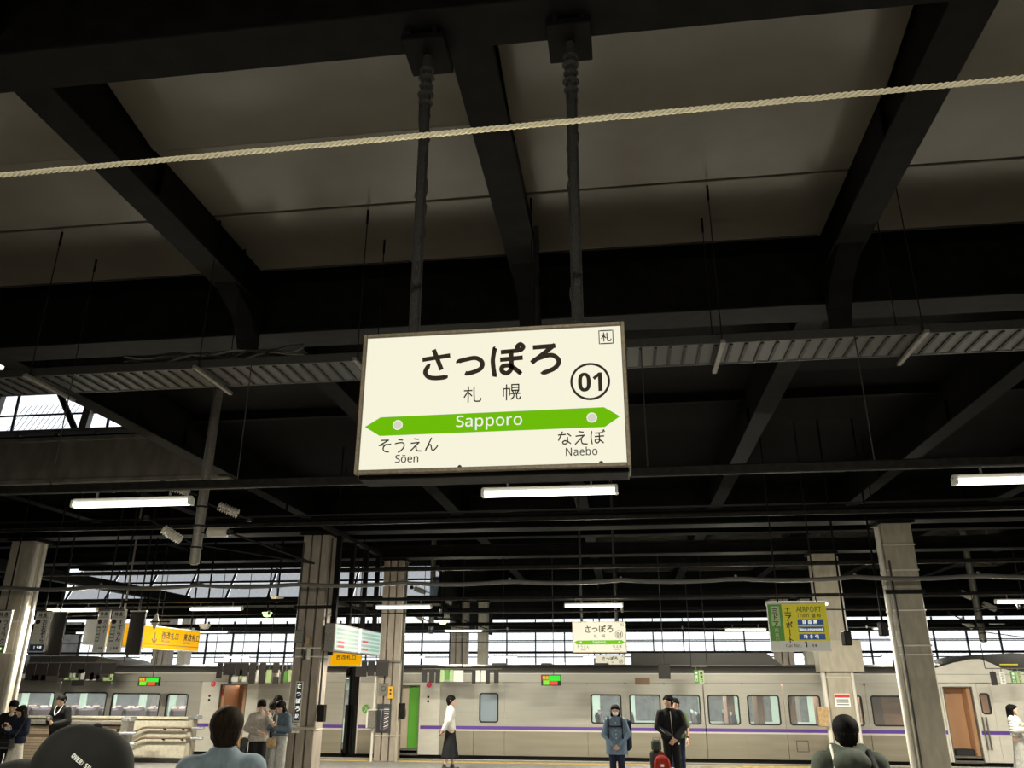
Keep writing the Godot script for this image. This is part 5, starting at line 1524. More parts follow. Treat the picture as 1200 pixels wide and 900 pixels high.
	part("green_panel", slab(Vector3(0.006, yb0, 0), Vector3(aw * 0.245, ah - 0.006, 0.004)), M.sign_green_dull, ap)
	part("yellow_panel", slab(Vector3(aw * 0.245, yb0, 0), Vector3(aw - 0.006, ah - 0.006, 0.004)), M.board_yellow, ap)
	part("pale_panel", slab(Vector3(aw * 0.055, ah * 0.53, 0.004), Vector3(aw * 0.2, ah * 0.95, 0.006)), M.board_pale_green, ap)
	part("lettering", down("三ドア", aw * 0.07, ah * 0.92, 0.115, 0.012, 0.13, 0.006), M.ink, ap)
	part("lettering", down("乗車口", aw * 0.085, ah * 0.49, 0.085, 0.008, 0.1, 0.004), M.board_pale_green, ap)
	part("lettering", down("エアポート", aw * 0.285, ah * 0.93, 0.13, 0.012, 0.13, 0.004), M.ink, ap)
	latin(ap, "AIRPORT", aw * 0.49, ah * 0.83, 0.1, M.ink, 0.004, aw * 0.42)
	latin(ap, "Train", aw * 0.49, ah * 0.715, 0.07, M.ink_brown, 0.004, aw * 0.2)
	part("lettering", across("열차", aw * 0.74, ah * 0.79, 0.075, 0.03, 0.11, 0.004), M.ink_brown, ap)
	for i in 3:
		part("blue_panel", slab(Vector3(aw * 0.49, ah * (0.555 - 0.155 * i), 0.004), Vector3(aw * 0.925, ah * (0.67 - 0.155 * i), 0.006)), M.board_blue_bright, ap)
	part("lettering", across("自由席", aw * 0.565, ah * 0.66, 0.078, 0.03, 0.12, 0.006), M.sign_white, ap)
	latin(ap, "Non-reserved", aw * 0.505, ah * 0.425, 0.055, M.sign_white, 0.007, aw * 0.4, true)
	part("lettering", across("자유석", aw * 0.565, ah * 0.35, 0.078, 0.03, 0.12, 0.006), M.sign_white, ap)
	latin(ap, "Car No.", aw * 0.25, ah * 0.09, 0.06, M.ink_grey, 0.002, aw * 0.26)
	latin(ap, "1", aw * 0.56, ah * 0.09, 0.11, M.ink, 0.002, 0.0, true)
	part("lettering", across("号車", aw * 0.68, ah * 0.15, 0.05, 0.01, 0.1, 0.002), M.ink_grey, ap)
	# LED train indicators
	for e in [["small red and green LED indicator near the yellow exit sign", Vector3(-13.345, 2.003, -22.1), Vector3(-12.795, 1.806, -22.1)], ["small red and green LED indicator on the middle of the train side", Vector3(-2.142, 2.078, -22.1), Vector3(-1.669, 1.851, -22.1)]]:
		var tl: Vector3 = e[1]
		var br: Vector3 = e[2]
		var w := br.x - tl.x
		var h := tl.y - br.y
		var o := thing("led_indicator", e[0], "LED display", Vector3(tl.x, br.y, tl.z), 0.1, "LED train indicators")
		part("case", geo().span(Vector3(-0.02, -0.02, -0.12), Vector3(w + 0.02, h + 0.02, -0.01), 0.008), M.board_back, o)
		part("red_panel", slab(Vector3(0.01, h * 0.5, -0.01), Vector3(w * 0.36, h, 0)), M.led_red, o)
		part("green_panel", slab(Vector3(w * 0.38, h * 0.42, -0.01), Vector3(w, h, 0)), M.led_green, o)
		part("lime_panel", slab(Vector3(0.03, 0, -0.01), Vector3(w * 0.4, h * 0.48, 0)), M.led_lime, o)
		part("orange_panel", slab(Vector3(w * 0.46, 0, -0.01), Vector3(w * 0.86, h * 0.4, 0)), M.led_orange, o)
		part("lettering", across("特急", w * 0.04, h * 0.93, h * 0.34, 0.01, 0.14, 0.0), M.led_lime, o)
		part("drop_rod", geo().rod(Vector3(w * 0.65, h, -0.06), Vector3(w * 0.65, 5.12 - br.y, -0.06), 0.01), M.board_back, o)
	# boarding place boards
	var K: Material = M.board_back
	var W: Material = M.board_white
	var G: Material = M.sign_green_dull
	var P: Material = M.board_pale_green
	var y := 2.4
	board_rack("long rack of dark boarding boards with small white and pale green plates at the left", -22.3, y, -17.4, -14.0, [
		[-17.33, -16.983, 2.111, 2.364, K], [-16.948, -16.67, 1.929, 2.364, K], [-16.658, -16.301, 1.93, 2.376, K],
		[-16.288, -15.945, 2.044, 2.387, K], [-15.914, -15.599, 1.999, 2.387, K], [-15.585, -15.14, 2.113, 2.387, K],
		[-15.098, -14.656, 1.956, 2.387, K], [-14.643, -14.229, 2.092, 2.387, K], [-15.476, -15.112, 1.786, 1.932, K],
		[-14.747, -14.566, 1.889, 2.069, K], [-17.227, -16.935, 1.974, 2.088, W], [-16.74, -16.529, 1.918, 2.066, K],
		[-16.449, -16.291, 1.918, 2.066, K], [-15.578, -15.513, 1.932, 2.136, P], [-15.708, -15.29, 1.932, 2, P],
		[-15.488, -15.41, 1.955, 2.125, W], [-15.332, -15.15, 2.114, 2.227, W], [-15.231, -15.127, 1.955, 2.159, W],
		[-15.056, -14.771, 1.933, 2.001, W], [-14.94, -14.836, 1.933, 2.137, W], [-14.536, -14.278, 1.912, 2.002, P],
		[-14.343, -14.24, 1.935, 2.115, P]])
	board_rack("rack of dark boarding boards with green plates left of the name plate column", -22.3, y, -11.3, -8.9, [
		[-11.196, -11.034, 1.987, 2.387, K], [-11.003, -10.654, 2.076, 2.387, K], [-10.64, -10.281, 2.054, 2.387, K],
		[-10.244, -10.072, 1.857, 2.387, K], [-9.95, -9.778, 1.858, 2.409, K], [-9.572, -9.4, 2.122, 2.409, K],
		[-9.536, -9.39, 1.859, 2.034, K], [-9.324, -9.251, 1.86, 2.166, K], [-10.821, -10.722, 1.855, 2.12, K],
		[-10.512, -10.438, 1.966, 2.209, P], [-10.744, -10.546, 1.9, 2.032, W], [-10.422, -10.299, 1.9, 2.032, W],
		[-10.039, -9.965, 1.901, 2.209, W], [-9.743, -9.596, 1.88, 2.21, P], [-9.433, -9.372, 2.034, 2.21, W],
		[-9.23, -9.132, 1.904, 2.188, G], [-9.121, -8.987, 1.904, 2.21, P]])
	board_rack("three black boarding boards side by side at the poster column", -21.84, 2.42, -7.2, -5.85, [
		[-7.071, -6.767, 2.036, 2.441, K], [-6.745, -6.558, 2.057, 2.441, K], [-6.513, -6.187, 2.058, 2.462, K]])
	board_rack("rack of narrow black, green and white boarding boards right of the open green door", -22.3, 2.24, -5.4, -3.2, [
		[-5.379, -5.239, 1.903, 2.214, K], [-5.181, -5.041, 1.904, 2.214, K], [-5.006, -4.89, 1.883, 2.214, K],
		[-4.879, -4.763, 1.915, 2.214, P], [-4.753, -4.637, 1.969, 2.214, G], [-4.624, -4.532, 1.916, 2.214, P],
		[-4.52, -4.255, 1.916, 2.204, W], [-4.024, -3.921, 1.875, 2.194, K], [-3.922, -3.796, 1.918, 2.204, W],
		[-3.773, -3.658, 1.918, 2.205, W], [-3.646, -3.544, 1.876, 2.205, K], [-3.43, -3.304, 1.887, 2.205, K]])
	board_rack("single green boarding board hanging in front of the middle of the train", -22.3, 2.3, 1.7, 2.1, [[1.757, 1.875, 1.912, 2.21, G, "乗車口"], [1.874, 2.002, 1.892, 2.21, P, "乗車口"]])
	board_rack("rack with a dark, a grey and a green boarding board at the right end", -22.3, 2.26, 8.8, 10.0, [[8.883, 9.021, 1.874, 2.188, K], [9.09, 9.217, 1.894, 2.178, W, "三ドア"], [9.35, 9.467, 1.934, 2.198, G, "乗車口"], [9.477, 9.594, 1.934, 2.198, P, "三ドア"]])
	# plates on the columns
	var np := thing("name_plate", "vertical dark blue station name plate with white letters on the grey column", "name plate", Vector3(-7.04, 1.12, -17.73))
	part("rim", geo().span(Vector3(-0.015, -0.015, -0.015), Vector3(0.155, 0.795, 0.0), 0.004), M.porcelain, np)
	part("plate", slab(Vector3(0.012, 0.012, 0.0), Vector3(0.128, 0.768, 0.006)), M.plate_navy, np)
	part("lettering", down("さっぽろ", 0.02, 0.75, 0.1, 0.05, 0.17, 0.006), M.sign_white, np)
	part("lettering", down("駅", 0.03, 0.14, 0.08, 0.0, 0.09, 0.006), M.sign_white, np)
	var ad := thing("advert_plate", "small white plate with red letters below the dark blue name plate", "plate", Vector3(-7.06, 0.89, -17.73))
	part("plate", geo().span(Vector3(0, 0, -0.01), Vector3(0.165, 0.2, 0.004), 0.003), M.board_white, ad)
	part("lettering", across("サッポロ", 0.012, 0.13, 0.038, -0.001, 0.2, 0.004), M.plate_red, ad)
	part("lettering", across("カイ", 0.07, 0.075, 0.034, 0.004, 0.16, 0.004), M.plate_red, ad)
	part("rule", slab(Vector3(0.04, 0.155, 0.004), Vector3(0.12, 0.168, 0.007)), M.ink, ad)
	var po := thing("route_poster", "dark route poster with pale lines on the column by the green door", "poster", Vector3(-6.45, 0.69, -21.92))
	part("sheet", geo().span(Vector3(0, 0, -0.012), Vector3(0.37, 0.68, 0.0), 0.003), M.poster_dark, po)
	for i in 11:
		part("line", geo().box(Vector3(0.26, 0.1 + 0.05 * i, 0.001), Vector3(0.14 - 0.006 * (i % 4), 0.018, 0.002), Basis(Vector3.BACK, 0.35 if i < 7 else 0.0)), M.sign_white if i % 2 else M.poster_pink, po)
	part("route", geo().box(Vector3(0.12, 0.3, 0.001), Vector3(0.02, 0.46, 0.002)).box(Vector3(0.18, 0.54, 0.001), Vector3(0.24, 0.018, 0.002)), M.poster_pink, po)
	var gp := thing("notice_plate", "plain grey notice plate above the dark route poster", "plate", Vector3(-6.44, 1.57, -21.93))
	part("plate", geo().span(Vector3(0, 0, -0.012), Vector3(0.25, 0.31, 0.0), 0.004), M.grey_steel, gp)
	part("emblem", ring(0.125, 0.17, 0.05, 0.065, 0.0), M.tray_steel, gp)
	var yp := thing("warning_plate", "small yellow warning plate with two black marks on the column", "plate", Vector3(-6.18, 1.5, -21.9))
	part("plate", geo().span(Vector3(0, 0, -0.012), Vector3(0.14, 0.3, 0.0), 0.004), M.board_yellow2, yp)
	part("mark", disc(0.07, 0.2, 0.025, 0.0).add(disc(0.07, 0.12, 0.025, 0.0), Transform3D.IDENTITY), M.ink, yp)
	var rn := thing("notice_plate", "white notice with a red heading on the column behind the airport sign", "plate", Vector3(5.06, 1.36, -21.93))
	part("plate", geo().span(Vector3(0, 0, -0.012), Vector3(0.36, 0.31, 0.0), 0.004), M.board_white, rn)
	part("heading", slab(Vector3(0.005, 0.22, 0.0), Vector3(0.355, 0.295, 0.004)), M.plate_red, rn)
	for i in 3:
		part("text_line", slab(Vector3(0.04, 0.05 + 0.055 * i, 0.0), Vector3(0.32, 0.07 + 0.055 * i, 0.003)), M.ink_grey, rn)



# ---------- the train ----------

# segs: [x0, x1, kind, upper material, lower material, opening [x0, x1, y0, y1]]; kinds: plain, win, blind, door
func train_car(label: String, x0: float, x1: float, segs: Array, plain_top := true, lead := 0.0) -> Node3D:
	var o := thing("train_car", label, "train", Vector3(x0, -1.03, -23.4), 0.0, "coaches of the silver train")
	var dy := 1.03
	var st := geo()
	var wl := geo()
	var last := -9.0
	for s in segs:
		var a: float = s[0] - x0
		var b: float = s[1] - x0
		var up: Material = s[3]
		if s[2] == "door":
			var q: Array = s[5]
			part("door_header", geo().span(Vector3(a, q[3] + dy, -0.06), Vector3(b, 1.9 + dy, 0)), up, o)
			part("door_jamb", geo().span(Vector3(a, 0.06 + dy, -0.06), Vector3(q[0] - x0, q[3] + dy, 0.004)).span(Vector3(q[1] - x0, 0.06 + dy, -0.06), Vector3(b, q[3] + dy, 0.004)), up, o)
			part("door_frame", frame(q[0] - x0, q[1] - x0, q[2] + dy, q[3] + dy, 0.025, -0.1, 0.008), M.grey_steel, o)
			var stp := part("door_step", geo().span(Vector3(q[0] - x0, 0.04 + dy, -0.3), Vector3(q[1] - x0, 0.1 + dy, 0.0)).span(Vector3(q[0] - x0, 0.16 + dy, -0.4), Vector3(q[1] - x0, 0.2 + dy, -0.02)), M.grey_steel, o)
			part("tread", slab(Vector3(q[0] - x0, 0.1 + dy, -0.06), Vector3(q[1] - x0, 0.16 + dy, -0.05)), M.tray_steel, stp)
			continue
		part("lower_panel", geo().span(Vector3(a, 0.06 + dy, -0.06), Vector3(b - 0.006, 0.665 + dy, 0.0), 0.003), s[4], o)
		if a > last + 0.01 and st.v.size():
			part("purple_stripe", st, M.train_purple, o)
			part("white_stripe", wl, M.train_white, o)
			st = geo()
			wl = geo()
		last = b
		st.span(Vector3(a, 0.705 + dy, -0.01), Vector3(b, 0.79 + dy, 0.004))
		wl.span(Vector3(a, 0.665 + dy, -0.06), Vector3(b, 0.705 + dy, 0.002))
		if s[2] == "plain":
			part("body_panel", geo().span(Vector3(a, 0.69 + dy, -0.06), Vector3(b - 0.006, 1.9 + dy, 0.0), 0.003), up, o)
		else:
			var q: Array = s[5]
			part("body_panel", geo().holed(a, b - 0.004, 0.69 + dy, 1.9 + dy, q[0] - x0, q[1] - x0, q[2] + dy, q[3] + dy, 0.07, 0.0, 0.06), up, o)
			var f := geo()
			var i0 := Geo.rounded(q[0] - x0 - 0.005, q[1] - x0 + 0.005, q[2] + dy - 0.005, q[3] + dy + 0.005, 0.075, 5)
			var i1 := Geo.rounded(q[0] - x0 + 0.03, q[1] - x0 - 0.03, q[2] + dy + 0.03, q[3] + dy - 0.03, 0.05, 5)
			for k in i0.size():
				var j := (k + 1) % i0.size()
				f.quad(Vector3(i0[k].x, i0[k].y, 0.006), Vector3(i0[j].x, i0[j].y, 0.006), Vector3(i1[j].x, i1[j].y, 0.002), Vector3(i1[k].x, i1[k].y, 0.002), Vector3.BACK)
				f.flat(Vector3(i1[k].x, i1[k].y, 0.002), Vector3(i1[j].x, i1[j].y, 0.002), Vector3(i1[j].x, i1[j].y, -0.05), Vector3(i1[k].x, i1[k].y, -0.05), Vector3((q[0] + q[1]) * 0.5 - x0 - i1[k].x, (q[2] + q[3]) * 0.5 + dy - i1[k].y, 0))
			var fr := part("window_frame", f, M.rubber, o)
			part("pane", geo().prism(i1, -0.03, -0.026), M.pane if s[2] == "win" else M.grey_blind, fr)
	part("purple_stripe", st, M.train_purple, o)
	part("white_stripe", wl, M.train_white, o)
	var n := x1 - x0
	if plain_top:
		part("seam", slab(Vector3(-lead, 1.895 + dy, -0.05), Vector3(n, 1.905 + dy, -0.004)), M.tray_steel, o)
		part("upper_panel", geo().span(Vector3(-lead, 1.905 + dy, -0.06), Vector3(n, 2.12 + dy, 0.0), 0.003), M.train_silver, o)
		part("gutter", geo().span(Vector3(-lead, 2.12 + dy, -0.1), Vector3(n, 2.15 + dy, 0.012), 0.004), M.train_white, o)
		# roof: shoulder and crown
		var pr := PackedVector2Array([Vector2(0.0, 2.15), Vector2(0.0, 2.2), Vector2(0.05, 2.27), Vector2(0.16, 2.32), Vector2(0.5, 2.36), Vector2(1.35, 2.40), Vector2(2.2, 2.36), Vector2(2.55, 2.32), Vector2(2.7, 2.2), Vector2(2.7, 2.15)])
		for k in pr.size():
			pr[k].y += dy
		part("roof", geo().prism(pr, -lead, n, Transform3D(Basis(Vector3(0, 0, -1), Vector3.UP, Vector3.RIGHT), Vector3.ZERO)), M.train_roof, o)
	# far side, floor, ceiling, underframe
	var back := geo().span(Vector3(-lead, 0.06 + dy, -2.7), Vector3(n, 0.85 + dy, -2.64)).span(Vector3(-lead, 1.65 + dy, -2.7), Vector3(n, 2.15 + dy, -2.64))
	var x := 0.0
	while x < n:
		back.span(Vector3(x, 0.85 + dy, -2.7), Vector3(minf(x + 0.22, n), 1.65 + dy, -2.64))
		part("far_pane", slab(Vector3(minf(x + 0.22, n), 0.85 + dy, -2.68), Vector3(minf(x + 1.04, n), 1.65 + dy, -2.675)), M.pane, o)
		x += 1.04
	part("far_side", back, M.in_teal, o)
	part("inner_floor", slab(Vector3(-lead, 0.1 + dy, -2.66), Vector3(n, 0.16 + dy, -0.05)), M.tray_steel, o)
	part("inner_ceiling", slab(Vector3(-lead, 2.02 + dy, -2.66), Vector3(n, 2.08 + dy, -0.06)), M.in_white, o)
	part("ceiling_light", slab(Vector3(0.4, 2.0 + dy, -1.5), Vector3(n - 0.4, 2.02 + dy, -1.3)), M.in_light, o)
	lamp(o, Vector3(n * 0.5, 1.99 + dy, -1.4), Vector2(n - 1.0, 0.2), Basis(Vector3.RIGHT, -PI / 2), n * 3.6, Color(1.0, 0.97, 0.92))
	part("underframe", slab(Vector3(-lead, 0.25, -2.6), Vector3(n, 0.06 + dy, -0.1)), M.train_black, o)
	for k in 2:
		var bx := 1.8 if k == 0 else n - 1.8
		for w in [-0.9, 0.9]:
			part("wheel", geo().rod(Vector3(bx + w, 0.43, -0.75), Vector3(bx + w, 0.43, -0.62), 0.43, 20), M.dark_steel, o)
	return o

func seats(o: Node3D, x0: float, x1: float, pitch: float, m: Material, cover: Material) -> void:
	var x := x0
	while x < x1:
		for z in [-0.62, -2.05]:
			var s := part("seat", geo().box(Vector3(x, 1.03 + 0.72, z), Vector3(0.14, 0.86, 0.92), Basis(Vector3.BACK, 0.14), 0.06).box(Vector3(x - 0.26, 1.03 + 0.5, z), Vector3(0.5, 0.14, 0.92), Basis.IDENTITY, 0.05), m, o)
			for d in [-0.23, 0.23]:
				part("head_cover", geo().box(Vector3(x - 0.075, 1.03 + 1.06, z + d), Vector3(0.03, 0.24, 0.34), Basis(Vector3.BACK, 0.14), 0.01), cover, s)
		x += pitch

func train() -> void:
	var S: Material = M.train_silver
	var L: Material = M.train_lower
	var W: Material = M.train_white
	var a := train_car("left silver train coach with a long row of passenger windows", -26.0, -7.85, [
		[-26.0, -23.3, "plain", S, L], [-23.3, -21.7, "win", S, L, [-23.2, -21.8, 0.92, 1.6]], [-21.7, -20.1, "win", S, L, [-21.6, -20.2, 0.92, 1.6]], [-20.1, -18.28, "win", S, L, [-19.9, -18.4, 0.92, 1.6]],
		[-18.28, -16.56, "win", S, L, [-18.14, -16.7, 0.92, 1.6]], [-16.56, -14.96, "win", S, L, [-16.43, -15.04, 0.92, 1.6]], [-14.96, -13.28, "win", S, L, [-14.88, -13.37, 0.92, 1.58]], [-13.28, -12.13, "win", S, L, [-13.18, -12.51, 0.92, 1.57]],
		[-12.13, -11.62, "plain", W, W], [-11.62, -10.71, "door", W, W, [-11.58, -10.75, 0.06, 1.83]], [-10.71, -10.42, "plain", W, W], [-10.42, -7.85, "plain", S, L]])
	seats(a, 2.6, 13.3, 0.74, M.seat_dark, M.seat_cover)
	part("door_mark", geo().rod(Vector3(14.2, 1.03 + 1.84, 0), Vector3(14.2, 1.03 + 1.84, 0.006), 0.075, 20), M.mark_pink, a)
	latin(a, "1", 14.17, 1.03 + 1.8, 0.085, M.train_white, 0.006)
	for y in [1.52, 1.41]:
		part("door_button", geo().rod(Vector3(14.13, 1.03 + y, 0), Vector3(14.13, 1.03 + y, 0.008), 0.035, 12), M.rubber, a)
	part("wheelchair_mark", geo().box(Vector3(15.8, 1.03 + 1.2, 0.002), Vector3(0.13, 0.24, 0.004), Basis.IDENTITY, 0.001), M.mark_blue, a)
	part("vestibule", geo().span(Vector3(14.3, 1.03 + 0.1, -0.12), Vector3(14.52, 1.03 + 1.95, -0.1)).span(Vector3(15.1, 1.03 + 0.1, -1.3), Vector3(15.3, 1.03 + 1.95, -0.1)).span(Vector3(14.25, 1.03 + 0.1, -1.3), Vector3(14.4, 1.03 + 1.95, -0.1)), M.wood_orange, a)
	part("vestibule", slab(Vector3(14.3, 1.03 + 0.1, -1.35), Vector3(15.3, 1.03 + 1.95, -1.3)), M.wood_brown, a)
	part("notice", slab(Vector3(14.4, 1.03 + 1.52, -0.1), Vector3(14.5, 1.03 + 1.7, -0.095)), M.plate_red, a)
	var eq := PackedVector2Array([Vector2(7.9, 2.3), Vector2(7.9, 2.62), Vector2(9.6, 2.63), Vector2(10.1, 2.62), Vector2(10.8, 2.5), Vector2(11.1, 2.3)])
	part("roof_unit", geo().prism(eq, -2.2, -0.45, Transform3D(Basis.IDENTITY, Vector3(0, 1.03, 0))), M.train_roof, a)
	part("roof_unit_end", geo().prism(PackedVector2Array([Vector2(10.0, 2.3), Vector2(10.2, 2.58), Vector2(10.8, 2.5), Vector2(11.1, 2.3)]), -0.45, -0.43, Transform3D(Basis.IDENTITY, Vector3(0, 1.03, 0))), M.grey_steel, a)
	# gangway
	var gw := thing("gangway", "dark rubber gangway between the left and the middle coach", "train gangway", Vector3(-7.85, -0.9, -23.4))
	for i in 8:
		part("bellows", geo().box(Vector3(0.03 + 0.049 * i, 1.95, -1.2), Vector3(0.036, 2.6, 1.8), Basis.IDENTITY, 0.02), M.rubber, gw)
	part("fairing", geo().span(Vector3(0.02, 0.95, -0.3), Vector3(0.11, 2.2, -0.08), 0.01).span(Vector3(0.27, 0.95, -0.3), Vector3(0.38, 2.2, -0.08), 0.01), M.dark_steel, gw)
	part("coupler", geo().box(Vector3(0.2, 0.95, -0.5), Vector3(0.38, 0.2, 0.4), Basis.IDENTITY, 0.03), M.train_black, gw)
	var segs := [[-7.44, -6.46, "plain", W, L], [-6.46, -5.64, "door", W, W, [-6.42, -5.68, 0.06, 1.83]], [-5.64, -5.1, "plain", W, W], [-5.1, -4.15, "plain", S, L], [-4.15, -3.3, "blind", S, L, [-4.0, -3.47, 0.88, 1.63]], [-3.3, -1.05, "plain", S, L]]
	var wx := [-0.95, 0.09, 1.13, 2.14, 3.17, 4.21, 5.25, 6.29]
	for i in wx.size():
		segs.append([wx[i] - 0.1, wx[i] + 0.935 if i < 7 else wx[i] + 0.94, "win", S, L, [wx[i], wx[i] + 0.82, 0.88, 1.61]])
	segs.append([7.23, 7.62, "plain", S, L])
	var b := train_car("middle silver train coach with the open green door and eight square windows", -7.24, 7.62, segs, true, 0.2)
	part("end_post", slab(Vector3(-0.2, 1.03 + 0.06, -0.02), Vector3(-0.17, 1.03 + 2.15, 0.012)), M.train_white, b)
	part("inner_door", geo().span(Vector3(1.22, 1.03 + 0.2, -0.2), Vector3(1.56, 1.03 + 1.83, -0.12), 0.01), M.train_green, b, "bright green sliding door")
	part("vestibule", slab(Vector3(0.7, 1.03 + 0.2, -1.0), Vector3(1.0, 1.03 + 1.95, -0.95)), M.wood_orange, b)
	part("vestibule", geo().span(Vector3(1.0, 1.03 + 0.2, -0.75), Vector3(1.22, 1.03 + 1.95, -0.2), 0.01).span(Vector3(1.0, 1.03 + 0.2, -1.02), Vector3(1.8, 1.03 + 1.95, -0.98)), M.in_cream, b)
	part("door_handle", geo().rod(Vector3(1.12, 1.03 + 1.0, -0.19), Vector3(1.12, 1.03 + 1.2, -0.17), 0.015), M.grey_steel, b)
	part("door_mark", geo().rod(Vector3(1.81, 1.03 + 1.84, 0), Vector3(1.81, 1.03 + 1.84, 0.006), 0.08, 20), M.mark_pink, b)
	for y in [1.52, 1.41]:
		part("door_button", geo().rod(Vector3(1.8, 1.03 + y, 0), Vector3(1.8, 1.03 + y, 0.008), 0.035, 12), M.rubber, b)
	part("door_emblem", geo().rod(Vector3(0, 1.03 + 1.2, 0), Vector3(0, 1.03 + 1.2, 0.006), 0.13, 24), M.mark_green, b)
	part("emblem_cross", geo().box(Vector3(0, 1.03 + 1.2, 0.007), Vector3(0.22, 0.012, 0.004), Basis(Vector3.BACK, 0.9)).box(Vector3(0, 1.03 + 1.2, 0.007), Vector3(0.22, 0.012, 0.004), Basis(Vector3.BACK, -0.9)).add(ring(0, 1.03 + 1.2, 0.118, 0.135, 0.006), Transform3D.IDENTITY), M.train_white, b)
	for n in ["door_emblem", "emblem_cross"]:
		b.get_node(n).position.x = 0.04
	part("vent", geo().span(Vector3(7.5, 1.03 + 1.86, -0.02), Vector3(7.9, 1.03 + 2.04, 0.012), 0.004), M.wood_brown, b)
	part("hatch", frame(11.55, 11.85, 1.03 + 0.25, 1.03 + 0.52, 0.012, -0.01, 0.006), M.tray_steel, b)
	seats(b, 6.5, 10.2, 0.9, M.seat_dark, M.in_teal)
	for e in [[9.95, 10.15], [10.75, 10.92], [11.55, 11.75], [12.4, 12.5]]:
		part("partition", geo().span(Vector3(e[0], 1.03 + 0.16, -1.5), Vector3(e[1], 1.03 + 2.0, -0.6), 0.01), M.wood_brown, b)
	part("partition", slab(Vector3(13.55, 1.03 + 0.16, -1.25), Vector3(14.9, 1.03 + 2.0, -1.2)), M.wood_orange, b)
	part("inner_door", geo().span(Vector3(13.72, 1.03 + 0.16, -1.19), Vector3(14.12, 1.03 + 1.6, -1.15), 0.01), M.wood_brown, b)
	var sh := PackedVector2Array([Vector2(7.44, 2.36), Vector2(7.44, 2.69), Vector2(11.1, 2.69), Vector2(11.5, 2.36)])
	part("roof_unit", geo().prism(sh, -2.1, -0.5, Transform3D(Basis.IDENTITY, Vector3(0, 1.03, 0))), M.train_roof, b)
	part("roof_unit_skirt", slab(Vector3(8.2, 1.03 + 2.28, -0.5), Vector3(11.3, 1.03 + 2.37, -0.42), 0.01), M.column, b)
	for i in 6:
		part("bolt", geo().rod(Vector3(8.45 + 0.5 * i, 1.03 + 2.325, -0.43), Vector3(8.45 + 0.5 * i, 1.03 + 2.325, -0.41), 0.025, 8), M.rubber, b)
	for e in [[4.9, 5.2], [3.5, 3.9], [6.4, 6.8]]:
		part("roof_fitting", geo().span(Vector3(e[0], 1.03 + 2.33, -0.9), Vector3(e[1], 1.03 + 2.42, -0.5), 0.02), M.train_roof, b)
	# front coach with the raised hood of the cab
	var c := train_car("front train coach with white sides, open brown door and black cab hood", 7.66, 22.0, [
		[7.66, 8.06, "plain", W, W], [8.06, 8.86, "door", W, W, [8.1, 8.82, 0.06, 1.84]], [8.86, 8.93, "plain", W, W], [8.93, 9.26, "win", W, W, [8.96, 9.2, 1.18, 1.68]], [9.26, 22.0, "plain", W, W]], false)
	var top := PackedVector2Array([Vector2(0, 1.9), Vector2(0, 2.2), Vector2(0.3, 2.27), Vector2(0.85, 2.42), Vector2(1.25, 2.5), Vector2(1.5, 2.505), Vector2(1.75, 2.4), Vector2(2.0, 2.27), Vector2(2.25, 2.21), Vector2(2.6, 2.2), Vector2(14.3, 2.2), Vector2(14.3, 1.9)])
	part("upper_panel", geo().prism(top, -0.06, 0.0, Transform3D(Basis.IDENTITY, Vector3(0, 1.03, 0))), W, c)
	for y in [2.13, 1.92]:
		part("seam", slab(Vector3(0, 1.03 + y, -0.002), Vector3(14.3, 1.03 + y + 0.008, 0.003)), M.tray_steel, c)
	var hood := PackedVector2Array([Vector2(0.1, 2.1), Vector2(0.28, 2.3), Vector2(0.85, 2.47), Vector2(1.5, 2.62), Vector2(2.3, 2.66), Vector2(3.2, 2.63), Vector2(6.0, 2.5), Vector2(6.0, 2.1)])
	part("cab_hood", geo().prism(hood, -2.5, -0.1, Transform3D(Basis.IDENTITY, Vector3(0, 1.03, 0))), M.train_black, c)
	part("roof", slab(Vector3(0, 1.03 + 2.1, -2.6), Vector3(14.3, 1.03 + 2.2, -0.06)), M.train_roof, c)
	part("hood_line", slab(Vector3(1.98, 1.03 + 2.36, -0.1), Vector3(2.42, 1.03 + 2.39, -0.09)), M.board_yellow, c)
	part("grab_rail", geo().rod(Vector3(1.27, 1.03 + 0.35, 0.03), Vector3(1.27, 1.03 + 1.12, 0.03), 0.02).rod(Vector3(1.36, 1.03 + 0.35, 0.03), Vector3(1.36, 1.03 + 1.12, 0.03), 0.02), M.grey_steel, c)
	part("vestibule", geo().span(Vector3(0.55, 1.03 + 0.3, -0.5), Vector3(1.2, 1.03 + 1.95, -0.46), 0.01).span(Vector3(1.05, 1.03 + 0.16, -0.5), Vector3(1.2, 1.03 + 1.95, -0.12), 0.01).span(Vector3(0.42, 1.03 + 0.16, -1.3), Vector3(0.6, 1.03 + 1.95, -0.5)), M.wood_orange, c)
	part("vestibule", slab(Vector3(0.3, 1.03 + 0.1, -1.35), Vector3(1.3, 1.03 + 1.95, -1.3)), M.in_cream, c)
	part("inner_door", slab(Vector3(1.35, 1.03 + 0.6, -0.4), Vector3(1.9, 1.03 + 1.8, -0.36)), M.wood_orange, c)
	part("floor_gear", geo().box(Vector3(0.8, 1.03 + 0.25, -0.35), Vector3(0.5, 0.2, 0.3), Basis.IDENTITY, 0.04), M.rubber, c)
	# two dark boards hanging in front of the roof edge
	var hb := thing("hanging_board", "black hanging board below the roof unit of the middle coach", "board", Vector3(0.85, 2.0, -22.1), 0.0, "black backs of hanging boards")
	part("board", slab(Vector3(0, 0, -0.03), Vector3(0.3, 0.36, 0.0), 0.006), M.board_back, hb)
	part("drop_rod", geo().rod(Vector3(0.15, 0.36, -0.015), Vector3(0.15, 3.1, -0.015), 0.012), M.board_back, hb)


# ---------- people and what they carry ----------

